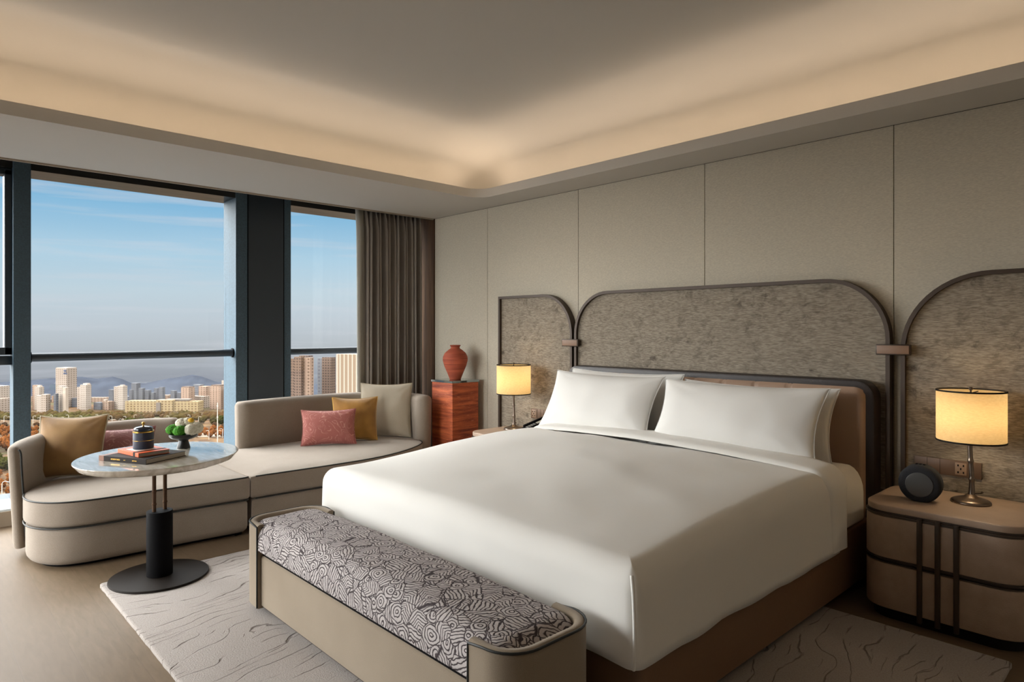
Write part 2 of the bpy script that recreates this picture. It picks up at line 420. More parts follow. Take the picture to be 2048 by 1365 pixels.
def obj(name, bm, m, parent=None, world=True, smooth=35, sub=0):
    """link a bmesh as one mesh object; world=True means verts are world coordinates"""
    if world and parent is not None:
        bmesh.ops.translate(bm, verts=bm.verts, vec=-origin(parent))
    bmesh.ops.recalc_face_normals(bm, faces=bm.faces)
    me = bpy.data.meshes.new(name); bm.to_mesh(me); bm.free()
    if smooth is not None:
        for p in me.polygons: p.use_smooth = True
        if smooth < 180: me.set_sharp_from_angle(angle=R(smooth))
    me.materials.append(m)
    o = bpy.data.objects.new(name, me); C.objects.link(o)
    if parent is not None: o.parent = parent
    if sub:
        s = o.modifiers.new('subd', 'SUBSURF'); s.levels = sub; s.render_levels = sub
    return o


def tag(o, label, cat, group=None, kind=None):
    o['label'] = label; o['category'] = cat
    if group: o['group'] = group
    if kind: o['kind'] = kind
    return o


def thing(name, label, cat, loc=(0, 0, 0), rz=0, group=None):
    o = bpy.data.objects.new(name, None); C.objects.link(o)
    o.empty_display_size = 0.1
    o.location = loc; o.rotation_euler = (0, 0, rz)
    return tag(o, label, cat, group)


def struct(name, bm, m, parent=None, smooth=None):
    o = obj(name, bm, m, parent, smooth=smooth)
    if parent is None: o['kind'] = 'structure'
    return o


def dup(root, loc, rz=None, label=None):
    r = root.copy(); C.objects.link(r); r.location = loc
    if rz is not None: r.rotation_euler = (0, 0, rz)
    if label: r['label'] = label
    for ch in list(root.children):
        c = ch.copy(); C.objects.link(c); c.parent = r
        for g in ch.children:
            d = g.copy(); C.objects.link(d); d.parent = c
    return r


def box(x0, x1, y0, y1, z0, z1, bev=0.0, seg=2, bm=None):
    b = bm or bmesh.new()
    vs = bmesh.ops.create_cube(b, size=1)['verts']
    for v in vs:
        v.co = Vector(((x0 + x1) / 2 + v.co.x * (x1 - x0), (y0 + y1) / 2 + v.co.y * (y1 - y0), (z0 + z1) / 2 + v.co.z * (z1 - z0)))
    if bev:
        es = list({e for v in vs for e in v.link_edges})
        bmesh.ops.bevel(b, geom=es, offset=bev, segments=seg, profile=0.5, affect='EDGES')
    return b


def rings(rs, cap0=True, cap1=True, closed=True, bm=None):
    b = bm or bmesh.new()
    vv = [[b.verts.new(p) for p in r] for r in rs]
    n = len(rs[0])
    for i in range(len(rs) - 1):
        for j in range(n if closed else n - 1):
            k = (j + 1) % n
            b.faces.new((vv[i][j], vv[i][k], vv[i + 1][k], vv[i + 1][j]))
    if cap0: b.faces.new(list(reversed(vv[0])))
    if cap1: b.faces.new(vv[-1])
    return b


def rr(cx, cy, hx, hy, r, seg=6, nx=1, ny=1):
    """rounded rectangle, CCW, constant vertex count"""
    r = max(0.0005, min(r, hx - 1e-4, hy - 1e-4))
    pts = []
    cs = [(hx - r, -hy + r, -90), (hx - r, hy - r, 0), (-hx + r, hy - r, 90), (-hx + r, -hy + r, 180)]
    for i, (ax, ay, a0) in enumerate(cs):
        arc = [(cx + ax + r * math.cos(R(a0 + 90 * k / seg)), cy + ay + r * math.sin(R(a0 + 90 * k / seg))) for k in range(seg + 1)]
        pts += arc
        nxt = cs[(i + 1) % 4]
        q0 = arc[-1]; q1 = (cx + nxt[0] + r * math.cos(R(nxt[2])), cy + nxt[1] + r * math.sin(R(nxt[2])))
        m_ = ny if i % 2 == 0 else nx
        for k in range(1, m_):
            f = k / m_; pts.append((q0[0] + (q1[0] - q0[0]) * f, q0[1] + (q1[1] - q0[1]) * f))
    return pts


def softbox(x0, x1, y0, y1, z0, z1, rc, rt=0.02, rb=0.0, crown=0.0, seg=6, nx=1, ny=1, ncap=4, nz_=1, disp=None, flare=0.0, es=4):
    cx, cy, hx, hy = (x0 + x1) / 2, (y0 + y1) / 2, (x1 - x0) / 2, (y1 - y0) / 2
    prof = []
    if rb:
        for k in range(es + 1):
            a = R(90 * k / es); prof.append((rb - rb * math.sin(a), z0 + rb - rb * math.cos(a)))
    else: prof.append((0, z0))
    for k in range(1, nz_): prof.append((0, z0 + rb + (z1 - rt - z0 - rb) * k / nz_))
    for k in range(es + 1):
        a = R(90 * k / es); prof.append((rt - rt * math.cos(a), z1 - rt + rt * math.sin(a)))
    mi = min(hx, hy) - 0.002
    for k in range(1, ncap + 1):
        f = k / ncap; prof.append((rt + (mi - rt) * f, z1))
    rs = []
    for ins, z in prof:
        fl = flare * max(0, (z1 - z) / (z1 - z0))
        ring = rr(cx, cy, hx - ins + fl, hy - ins + fl, max(rc - ins, 0.001) + (0 if ins < rc else 0), seg, nx, ny)
        rs.append([Vector((p[0], p[1], z)) for p in ring])
    b = rings(rs)
    if crown:
        for v in b.verts:
            if v.co.z > z1 - rt - 1e-6:
                v.co.z += crown * (1 - min(1, abs(v.co.x - cx) / hx) ** 2.6) * (1 - min(1, abs(v.co.y - cy) / hy) ** 2.6)
    if disp:
        for v in b.verts: v.co += disp(v.co)
    return b


def lathe(prof, seg=32, c=(0, 0, 0), bm=None):
    rs = [[Vector((c[0] + r * math.cos(2 * PI * k / seg), c[1] + r * math.sin(2 * PI * k / seg), c[2] + z)) for k in range(seg)] for r, z in prof]
    return rings(rs, prof[0][0] > 1e-4 or True, True, True, bm)


def tube(pts, r, seg=8, closed=False, bm=None, flat=None):
    pts = [Vector(p) for p in pts]
    n = len(pts); rs = []
    prev = None
    for i, p in enumerate(pts):
        if closed: d = pts[(i + 1) % n] - pts[i - 1]
        else: d = pts[min(i + 1, n - 1)] - pts[max(i - 1, 0)]
        d.normalize()
        if prev is None:
            up = Vector((0, 0, 1)) if abs(d.z) < 0.9 else Vector((1, 0, 0))
            s = d.cross(up).normalized()
        else:
            s = (prev - d * prev.dot(d)).normalized()
        prev = s
        u = s.cross(d)
        rad = r[i] if isinstance(r, (list, tuple)) else r
        rs.append([p + s * rad * math.cos(2 * PI * k / seg) + u * rad * math.sin(2 * PI * k / seg) for k in range(seg)])
    if closed:
        rs.append(rs[0])
        b = rings(rs, False, False, True, bm)
        bmesh.ops.remove_doubles(b, verts=b.verts, dist=1e-6)
        return b
    return rings(rs, True, True, True, bm)


def inset_poly(pts, d):
    n = len(pts); out = []
    for i in range(n):
        a, b, c = Vector(pts[i - 1]), Vector(pts[i]), Vector(pts[(i + 1) % n])
        e1 = (b - a).normalized(); e2 = (c - b).normalized()
        n1 = Vector((-e1.y, e1.x)); n2 = Vector((-e2.y, e2.x))
        m_ = n1 + n2
        if m_.length < 1e-6: m_ = n1
        m_.normalize()
        k = d / max(0.4, m_.dot(n1))
        out.append((b.x + m_.x * k, b.y + m_.y * k))
    return out


def prism(pts, prof, disp=None, scaled=()):
    """prof: list of (inset, z); scaled: further rings shrunk toward the middle (factor, z)"""
    rs = [[Vector((p[0], p[1], z)) for p in (inset_poly(pts, i) if i else pts)] for i, z in prof]
    if scaled:
        q = [Vector((p.x, p.y, 0)) for p in rs[-1]]; mx_ = (min(p.x for p in q) + max(p.x for p in q)) / 2; my_ = (min(p.y for p in q) + max(p.y for p in q)) / 2
        for f, z in scaled: rs.append([Vector((mx_ + (p.x - mx_) * f, my_ + (p.y - my_) * f, z)) for p in q])
    b = rings(rs)
    if disp:
        for v in b.verts: v.co += disp(v.co)
    return b


def edge_prof(z0, z1, rb, rt, es=4, crown=()):
    pr = []
    for k in range(es + 1):
        a = R(90 * k / es); pr.append((rb - rb * math.sin(a), z0 + rb - rb * math.cos(a)))
    for k in range(es + 1):
        a = R(90 * k / es); pr.append((rt - rt * math.cos(a), z1 - rt + rt * math.sin(a)))
    for i, z in crown: pr.append((i, z1 + z))
    return pr


def spline(pts, n=8):
    """Catmull-Rom through the points"""
    P = [Vector(p) for p in pts]; P = [2 * P[0] - P[1]] + P + [2 * P[-1] - P[-2]]
    out = []
    for i in range(1, len(P) - 2):
        for k in range(n):
            t = k / n
            out.append(0.5 * ((2 * P[i]) + (-P[i - 1] + P[i + 1]) * t + (2 * P[i - 1] - 5 * P[i] + 4 * P[i + 1] - P[i + 2]) * t * t + (-P[i - 1] + 3 * P[i] - 3 * P[i + 1] + P[i + 2]) * t ** 3))
    out.append(P[-2])
    return out


# ================================================================== SETTING
struct('floor', box(XW - 0.33, RX1, RY0, YW + 0.1, -0.1, 0), M['floor'])
# raised ceiling and soffit with the coffer opening
cv = []
for k in range(17):
    a = R(90 * k / 16); o_ = 0.30 - 0.65 * (1 - math.cos(a)); z_ = ZS + 0.026 + (ZC - ZS - 0.026) * math.sin(a)
    cv.append([Vector((p[0], p[1], z_)) for p in rr((CX0 + CX1) / 2, (CY0 + CY1) / 2, (CX1 - CX0) / 2 + o_, (CY1 - CY0) / 2 + o_, 0.3, 12)])
struct('ceiling', rings(cv, False, True), M['ceiling'], smooth=180)


def frame_ring(hx_out, inner, z0, z1):
    pass


def hole_slab(ox0, ox1, oy0, oy1, ix0, ix1, iy0, iy1, r, z0, z1):
    """slab with a round-cornered rectangular opening"""
    inn = rr((ix0 + ix1) / 2, (iy0 + iy1) / 2, (ix1 - ix0) / 2, (iy1 - iy0) / 2, r, 10)
    cx, cy = (ix0 + ix1) / 2, (iy0 + iy1) / 2
    outp = []
    for i, p in enumerate(inn):
        q = i // 11; k = i % 11
        c = [(ox1, oy0), (ox1, oy1), (ox0, oy1), (ox0, oy0)][q]
        # first half of arc projects on one side, second on the other
        if q == 0: o = (p[0], oy0) if k < 5 else ((ox1, p[1]) if k > 5 else c)
        elif q == 1: o = (ox1, p[1]) if k < 5 else ((p[0], oy1) if k > 5 else c)
        elif q == 2: o = (p[0], oy1) if k < 5 else ((ox0, p[1]) if k > 5 else c)
        else: o = (ox0, p[1]) if k < 5 else ((p[0], oy0) if k > 5 else c)
        outp.append(o)
    b = bmesh.new()
    A = [[b.verts.new((p[0], p[1], z)) for p in l] for l in (inn, outp) for z in (z0, z1)]
    i0, i1, o0, o1 = A
    n_ = len(inn)
    for j in range(n_):
        k = (j + 1) % n_
        b.faces.new((i0[j], i0[k], o0[k], o0[j])); b.faces.new((i1[j], o1[j], o1[k], i1[k]))
        b.faces.new((i0[j], i1[j], i1[k], i0[k])); b.faces.new((o0[j], o0[k], o1[k], o1[j]))
    return b


cs = struct('ceiling.001', hole_slab(XW, RX1, RY0, YW, CX0, CX1, CY0, CY1, 0.16, ZS, ZS + 0.025), M['ceiling'], smooth=20)
# lip: thin upstand around the opening
li = rr((CX0 + CX1) / 2, (CY0 + CY1) / 2, (CX1 - CX0) / 2, (CY1 - CY0) / 2, 0.16, 10)
lo = rr((CX0 + CX1) / 2, (CY0 + CY1) / 2, (CX1 - CX0) / 2 + 0.02, (CY1 - CY0) / 2 + 0.02, 0.18, 10)
b = bmesh.new()
V = [[b.verts.new((p[0], p[1], z)) for p in l] for l in (li, lo) for z in (ZS + 0.0255, ZL)]
for j in range(len(li)):
    k = (j + 1) % len(li)
    b.faces.new((V[0][j], V[1][j], V[1][k], V[0][k])); b.faces.new((V[1][j], V[3][j], V[3][k], V[1][k])); b.faces.new((V[3][j], V[2][j], V[2][k], V[3][k]))
lip = obj('ceiling_lip', b, M['ceiling'], cs, smooth=30)
# roof above everything (keeps daylight out of the voids)
struct('ceiling.002', box(XG - 0.25, RX1 + 0.2, RY0 - 0.2, YW + 0.3, ZC + 0.12, ZC + 0.3), M['ceiling'])
# wall with wallcovering panels
wh = struct('wall_back', box(XG - 0.1, RX1 + 0.2, YW + 0.012, YW + 0.2, -0.1, ZC + 0.12), M['bronze_dark'])
seams = [XW, -4.735, -3.594, -2.43, -1.238, 0.0, 1.2, RX1]
for a, c in zip(seams, seams[1:]):
    obj('wall_panel', box(a + 0.002, c - 0.002, YW, YW + 0.013, 0.0, ZS - 0.002, 0.0012, 1), M['wallpaper'], wh, smooth=None)
tw = struct('trim_1', box(XG + 0.02, XW - 0.002, YW - 0.012, YW + 0.012, 0, 2.8), M['wood_dark'])
struct('wall_right', box(RX1, RX1 + 0.2, RY0, YW, -0.1, ZC + 0.12), M['wall_plain'])
# front wall, with an added unseen window to light the headboard wall
FX0, FX1 = -5.95, -3.3
bfw = box(FX1, RX1 + 0.2, RY0 - 0.2, RY0, -0.1, ZC + 0.12); box(XG - 0.1, FX0, RY0 - 0.2, RY0, -0.1, ZC + 0.12, bm=bfw)
box(FX0, FX1, RY0 - 0.2, RY0, -0.1, 0.12, bm=bfw); box(FX0, FX1, RY0 - 0.2, RY0, 2.56, ZC + 0.12, bm=bfw)
struct('wall_front', bfw, M['wall_plain'])
wf = thing('window_5', None, None); del wf['label']; del wf['category']; wf['kind'] = 'structure'; wf.location = ((FX0 + FX1) / 2, RY0 - 0.1, 0.12)
obj('glass_pane', box(FX0, FX1, RY0 - 0.112, RY0 - 0.1, 0.121, 2.559), M['glass'], wf, smooth=None)
obj('window_frame', box(-4.2, -4.14, RY0 - 0.14, RY0 - 0.06, 0.121, 2.559), M['alu'], wf)
# curtain pocket: bulkhead face above soffit and pocket top
struct('trim_2', box(XW - 0.02, XW - 0.001, RY0, YW - 0.013, ZS - 0.012, ZC + 0.1), M['tan_wood'])
struct('trim_3', box(XG - 0.2, XW - 0.021, RY0, YW - 0.013, 2.72, 2.86), M['head'])
# sill curb
struct('trim_4', box(XW - 0.33, XW - 0.31, RY0, YW - 0.013, 0, 0.105), M['tan_wood'])
struct('trim_5', box(XG - 0.05, XW - 0.325, RY0, YW - 0.013, -0.1, 0.12, 0.003, 1), M['sill'])
# window head beam, wavy reflections in polished lining
struct('trim_6', box(XG - 0.2, XG + 0.14, RY0, YW - 0.013, 2.595, 2.719), M['head'])
# outer slab edge: facade below and above
struct('wall_left', box(XG - 0.35, XG - 0.06, RY0, YW + 0.1, -1.2, 0.1), M['alu_dark'])
# column between the windows
col = struct('trim_7', box(-6.35, -6.05, 2.262, 2.78, 0.121, 2.72), M['alu'])
obj('column_panel', box(-6.05, -6.046, 2.372, 2.705, 0.121, 2.72, 0.001, 1), M['alu_dark'], col, smooth=None)
for y in (2.368, 2.709): obj('joint', box(-6.051, -6.044, y - 0.003, y + 0.003, 0.121, 2.72), M['black'], col, smooth=None)
# mullions
for k, (y0, y1) in enumerate(((0.645, 0.752), (-1.25, -1.143))):
    struct('trim_%d' % (8 + k), box(-6.22, -6.03, y0, y1, 0.121, 2.72, 0.004, 2), M['alu'])


def window(idx, y0, y1, sash=False, hy=1.19):
    w = thing('window_%d' % idx, None, None); del w['label']; del w['category']; w['kind'] = 'structure'
    w.location = (XG, (y0 + y1) / 2, 0.12)
    obj('glass_pane', box(XG - 0.012, XG, y0, y1, 0.121, 2.6), M['glass'], w, smooth=None)
    if sash:
        b = bmesh.new()
        for a in ((y1 - 0.045, y1, 1.215, 2.58), (y0, y0 + 0.045, 1.215, 2.58)): box(XG + 0.004, -6.09, a[0], a[1], a[2], a[3], 0.004, 1, b)
        box(XG + 0.004, -6.09, y0, y1, 1.215, 1.27, 0.004, 1, b); box(XG + 0.004, -6.09, y0, y1, 2.545, 2.594, 0.004, 1, b)
        obj('sash_frame', b, M['alu_dark'], w)
        obj('transom', box(XG + 0.003, -6.085, y0, y1, 1.14, 1.206, 0.006, 2), M['alu_dark'], w)
    else:
        r_ = obj('rail', tube([(-6.12, y0 + 0.004, hy), (-6.12, y1 - 0.004, hy)], 0.032, 20), M['alu_dark'], w)
        for y, s in ((y0, 1), (y1, -1)):
            f_ = tube([(-6.12, y + s * 0.003, hy), (-6.12, y + s * 0.012, hy)], 0.042, 20)
            obj('flange', f_, M['black'], w)
    return w


window(1, -1.143, 0.645, True)
window(2, 0.752, 2.262)
window(3, 2.78, 4.112)
window(4, RY0, -1.25, True)

# ================================================================== CURTAIN
cur = thing('curtain', 'grey floor-length pleated curtain drawn to the end of the window wall beside the beige wall', 'curtain', (-5.75, 3.68, 0.02))


def pleats(y0, y1, nple, x, amp, z0, z1, seed, nzs=26, nper=10):
    rnd = random.Random(seed); ny = nple * nper
    b = bmesh.new(); g = []
    ph = [rnd.uniform(-0.5, 0.5) for _ in range(nple + 2)]
    am = [rnd.uniform(0.65, 1.2) for _ in range(nple + 2)]
    for i in range(nzs + 1):
        z = z0 + (z1 - z0) * i / nzs; row = []
        top = max(0, (z - (z1 - 0.16)) / 0.16)
        for j in range(ny + 1):
            s = j / nper; k = int(s); f = s - k
            A = am[k] * (1 - f) + am[k + 1] * f; P = ph[k] * (1 - f) + ph[k + 1] * f
            w = math.sin(2 * PI * s + P + 0.35 * math.sin(z * 1.3 + k))
            w = math.copysign(abs(w) ** 0.75, w)
            xx = x + amp * A * w * (1 - 0.55 * top) * (1 + 0.12 * (1 - z / z1))
            if top > 0: xx += 0.008 * math.sin(4 * PI * s)
            yy = y0 + (y1 - y0) * j / ny + 0.012 * math.sin(2 * PI * s * 0.5 + 1) * (1 - top)
            row.append(b.verts.new((xx, yy, z)))
        g.append(row)
    for i in range(nzs):
        for j in range(ny): b.faces.new((g[i][j], g[i][j + 1], g[i + 1][j + 1], g[i + 1][j]))
    return b


c_ = obj('pleated_cloth', pleats(3.40, 4.09, 13, -5.75, 0.048, 0.02, 2.6, 3), M['curtain'], cur, smooth=180)
s = c_.modifiers.new('sol', 'SOLIDIFY'); s.thickness = 0.004
c_ = obj('leading_edge', pleats(3.30, 3.43, 1, -5.75, 0.03, 0.02, 2.6, 9, nper=16), M['curtain_light'], cur, smooth=180)
s = c_.modifiers.new('sol', 'SOLIDIFY'); s.thickness = 0.005
obj('curtain_track', box(-5.80, -5.74, RY0 + 0.4, 4.1, 2.63, 2.66, 0.004), M['bronze_dark'], cur)

# ================================================================== SCREENS on the headboard wall
def arch_outline(x0, x1, zt, rl, rrr, z0=0.0, n=14):
    """closed outline (x,z) CCW seen from -y : bottom-left, bottom-right, up right side, over, down left"""
    p = [(x0, z0), (x1, z0)]
    if rrr: p += [(x1 - rrr + rrr * math.cos(R(90 * k / n)), zt - rrr + rrr * math.sin(R(90 * k / n))) for k in range(n + 1)]
    else: p.append((x1, zt))
    if rl: p += [(x0 + rl - rl * math.sin(R(90 * k / n)), zt - rl + rl * math.cos(R(90 * k / n))) for k in range(n + 1)]
    else: p.append((x0, zt))
    return p


def screen(label, x0, x1, zt, rl, rr_):
    t = thing('arched_screen', label, 'wall panel', ((x0 + x1) / 2, YP + 0.025, 0), 0, 'arched woven screens along the headboard wall')
    out = arch_outline(x0, x1, zt, rl, rr_)
    fw_ = 0.022
    inn = arch_outline(x0 + fw_, x1 - fw_, zt - fw_, max(rl - fw_, 0), max(rr_ - fw_, 0))
    b = bmesh.new(); n_ = len(out)
    yf, yb = YP - 0.012, YW - 0.001
    V = [[b.verts.new((p[0], y, p[1])) for p in l] for l in (out, inn) for y in (yf, yb)]
    for j in range(1, n_):
        k = (j + 1) % n_
        b.faces.new((V[0][j], V[0][k], V[2][k], V[2][j])); b.faces.new((V[0][j], V[1][j], V[1][k], V[0][k])); b.faces.new((V[2][j], V[2][k], V[3][k], V[3][j]))
    obj('screen_frame', b, M['bronze'], t, smooth=30)
    b = bmesh.new()
    f0 = [b.verts.new((p[0], YP + 0.012, p[1])) for p in inn]; f1 = [b.verts.new((p[0], YP + 0.03, p[1])) for p in inn]
    b.faces.new(f0); b.faces.new(list(reversed(f1)))
    for j in range(n_):
        k = (j + 1) % n_; b.faces.new((f0[k], f0[j], f1[j], f1[k]))
    obj('woven_cloth', b, M['screen'], t, smooth=None)
    return t


sl = screen('narrow woven screen behind the left bedside table, square outer corner and one rounded top corner', -4.515, -3.61, 1.705, 0, 0.34)
sc_ = screen('wide woven screen with both top corners rounded, behind the bed headboard', -3.585, -1.24, 1.705, 0.34, 0.36)
sr = screen('narrow woven screen behind the right bedside table, large rounded corner toward the bed', -1.186, -0.25, 1.705, 0.42, 0)


def bracket(cx, z, par):
    t = obj('bracket', box(cx - 0.088, cx + 0.088, YP - 0.035, YP - 0.0125, z - 0.03, z + 0.03, 0.004), M['bronze'], par)
    obj('leather_inlay', box(cx - 0.081, cx + 0.081, YP - 0.0385, YP - 0.0345, z - 0.023, z + 0.023, 0.002), M['bracket'], t)


def bracket_world(par, cx, z):
    bracket(cx, z, par)


bracket_world(sc_, -3.614, 1.293)
bracket_world(sc_, -1.218, 1.289)

# ================================================================== RUG
def rugdisp(v): return Vector((0, 0, 0))


rg = bmesh.new()
pts = rr((-4.15 - 0.57) / 2, (0.82 + 3.39) / 2, (4.15 - 0.57) / 2, (3.39 - 0.82) / 2, 0.02, 3, 120, 90)
pts = [(p[0] + 0.003 * noise.noise(Vector((p[0] * 18, p[1] * 18, 0))), p[1] + 0.003 * noise.noise(Vector((p[0] * 18, p[1] * 18, 5)))) for p in pts]
rg = prism(pts, [(0, 0.001), (0, 0.016), (0.0015, 0.0178), (0.012, 0.018)])
tag(obj('rug', rg, M['rug'], None, smooth=60), 'large pale grey-beige rug carved with meandering lines, under bed, bench and round table', 'rug')
RZ = 0.018

# ================================================================== BED
bed = thing('bed', 'king bed with brown leather base and channelled tan leather headboard in black frame', 'bed', (-2.36, 2.9, RZ))
obj('plinth', box(-3.36, -1.34, 1.86, 3.93, RZ, 0.07), M['black'], bed)
obj('bed_base', softbox(-3.40, -1.292, 1.79, 3.94, 0.055, 0.36, 0.04, 0.012, 0.01), M['leather_base'], bed)


def mdisp(v):
    k = 0.004 * noise.noise(Vector((v.x * 5, v.y * 5, v.z * 5)))
    q_ = max(0, min(1, (v.y - 1.8) / 1.3)); up = max(0, min(1, (v.z - 0.5) / 0.1))
    return Vector((k, k, k + 0.058 * q_ * q_ * (3 - 2 * q_) * up))


obj('mattress', softbox(-3.385, -1.30, 1.82, 3.925, 0.36, 0.60, 0.10, 0.09, 0.02, 0.02, nx=24, ny=24, ncap=8, nz_=4, disp=mdisp, es=6), M['sheet'], bed, smooth=180)
# headboard: black frame shell and padded tan panel
hx0, hx1, hz = -3.57, -1.285, 1.115


def hb_outline(x0, x1, z1, r, z0): return arch_outline(x0, x1, z1, r, r, z0, 8)


def slab_xz(out, y0, y1, bev=0.01):
    cx = sum(p[0] for p in out) / len(out)
    rs = []
    for ins, y in ((bev, y0), (bev * 0.3, y0 + bev * 0.3), (0, y0 + bev), (0, y1)):
        q = inset_poly(out, ins) if ins else out
        rs.append([Vector((p[0], y, p[1])) for p in q])
    return rings(rs)


obj('headboard_frame', slab_xz(hb_outline(hx0, hx1, hz, 0.10, 0.02), 3.965, 4.066, 0.012), M['black_leather'], bed)
# channelled pad
pad = bmesh.new()
px0, px1, pz1 = hx0 + 0.035, hx1 - 0.04, hz - 0.028
chan = [-1.70 - 0.0, -1.756, -1.971, -2.19, -2.405, -2.62, -2.835, -3.05, -3.265]
nxp, nzp = 220, 30
g = []
for i in range(nxp + 1):
    x = px0 + (px1 - px0) * i / nxp; row = []
    dmin = min(min(abs(x - c - 0.008), abs(x - c + 0.008)) for c in chan[1:])
    groove = 0.011 * math.exp(-(dmin / 0.006) ** 2)
    for j in range(nzp + 1):
        z = 0.3 + (pz1 - 0.3) * j / nzp
        r_ = 0.07
        # round the top corners
        xx, zz = x, z
        ex = min(x - px0, px1 - x); ez = pz1 - z
        ed_ = min(ex, ez)
        if ex < r_ and ez < r_:
            d = math.hypot(r_ - ex, r_ - ez)
            ed_ = r_ - d
            if d > r_:
                f = r_ / d
                xx = (px0 + r_ - (r_ - ex) * f) if x - px0 < px1 - x else (px1 - r_ + (r_ - ex) * f)
                zz = pz1 - r_ + (r_ - ez) * f; ed_ = 0
        ed_ = max(0, ed_)
        k = min(1, ed_ / 0.03)
        y = 3.985 - 0.05 * math.sqrt(1 - (1 - k) ** 2) + groove * k
        row.append(pad.verts.new((xx, y, zz)))
    g.append(row)
for i in range(nxp):
    for j in range(nzp): pad.faces.new((g[i][j], g[i + 1][j], g[i + 1][j + 1], g[i][j + 1]))
hp = obj('headboard_pad', pad, M['leather'], bed, smooth=180)

# duvet
def ddisp(v):
    a = Vector((v.x * 1.6, v.y * 1.9, v.z * 1.6))
    up = max(0, min(1, (v.z - 0.5) / 0.12))
    h = 0.016 * noise.noise(a) + 0.005 * noise.noise(a * 2.7 + Vector((3, 1, 7)))
    side = 1 - up
    o = Vector((0, 0, h * (0.4 + 0.6 * up)))
    q_ = max(0, min(1, (v.y - 1.8) / 1.3)); o.z += 0.062 * q_ * q_ * (3 - 2 * q_) * up
    cx_ = v.x + 2.36
    o.x += math.copysign(0.010 * side * noise.noise(Vector((v.y * 4.0, v.z * 1.3, 2))), cx_)
    o.y += 0.007 * side * noise.noise(Vector((v.x * 4.0, v.z * 1.3, 9)))
    if v.z < 0.36: o.z += 0.018 * noise.noise(Vector((v.x * 3.2, v.y * 3.2, 4)))
    return o


duv = softbox(-3.415, -1.275, 1.742, 3.45, 0.295, 0.632, 0.045, 0.085, 0.0, 0.055, seg=6, nx=44, ny=36, ncap=16, nz_=8, disp=ddisp, flare=0.006, es=8)
nb_ = min(duv.faces, key=lambda f: f.calc_center_median().z)
duv.faces.remove(nb_)
dv = obj('duvet', duv, M['linen'], None, smooth=180)
sm_ = dv.modifiers.new('sol', 'SOLIDIFY'); sm_.thickness = 0.006
tag(dv, 'smooth white duvet spread over the king bed, draped at sides and foot', 'duvet')
# turned-back band near the pillows
b = bmesh.new(); prof = []
xa, xb, zt_, rd = -3.428, -1.262, 0.708, 0.11
prof.append((xa, 0.31)); prof.append((xa, 0.42)); prof.append((xa, 0.5))
for k in range(9):
    a = R(90 * k / 8); prof.append((xa + rd - rd * math.cos(a), zt_ - rd + rd * math.sin(a)))
for k in range(1, 30):
    f = k / 30; prof.append((xa + rd + (xb - xa - 2 * rd) * f, zt_ + 0.040 * math.sin(PI * f) ** 0.7))
for k in range(9):
    a = R(90 * k / 8); prof.append((xb - rd + rd * math.sin(a), zt_ - rd + rd * math.cos(a)))
prof += [(xb, 0.5), (xb, 0.42), (xb, 0.31)]
rs = []
for t_, off_ in ((0.0, -0.02), (0.012, -0.003), (0.04, 0.004), (0.12, 0.006), (0.2, 0.008), (0.235, 0.006), (0.25, -0.004), (0.256, -0.02)):
    ring = []
    for i, (x, z) in enumerate(prof):
        f = i / (len(prof) - 1)
        y = 3.305 + t_ * (0.72 + 0.35 * math.sin(PI * f)) + 0.10 * (1 - f) ** 1.5 - 0.02 * math.sin(PI * f) + 0.03 * max(0, (0.5 - z) * 2)
        nx_ = (x + 2.345) / 1.08; s_ = math.copysign(min(1, abs(nx_) ** 14), nx_)
        w_ = 0.004 * noise.noise(Vector((x * 5, y * 8, z * 5)))
        ring.append(Vector((x + s_ * (off_ + w_), y, z + (1 - abs(s_)) * (off_ + w_))))
    rs.append(ring)
rings(rs, False, False, False, b)
bnd = obj('folded_band', b, M['linen'], dv, smooth=180)
# corner pleat on the near foot corner
pl_pts = [(-1.295, 1.752, 0.60), (-1.281, 1.741, 0.55), (-1.272, 1.734, 0.48), (-1.268, 1.731, 0.40), (-1.269, 1.731, 0.34), (-1.275, 1.735, 0.305)]
obj('corner_pleat', tube(spline(pl_pts, 5), 0.006, 8), M['linen'], dv, smooth=180)


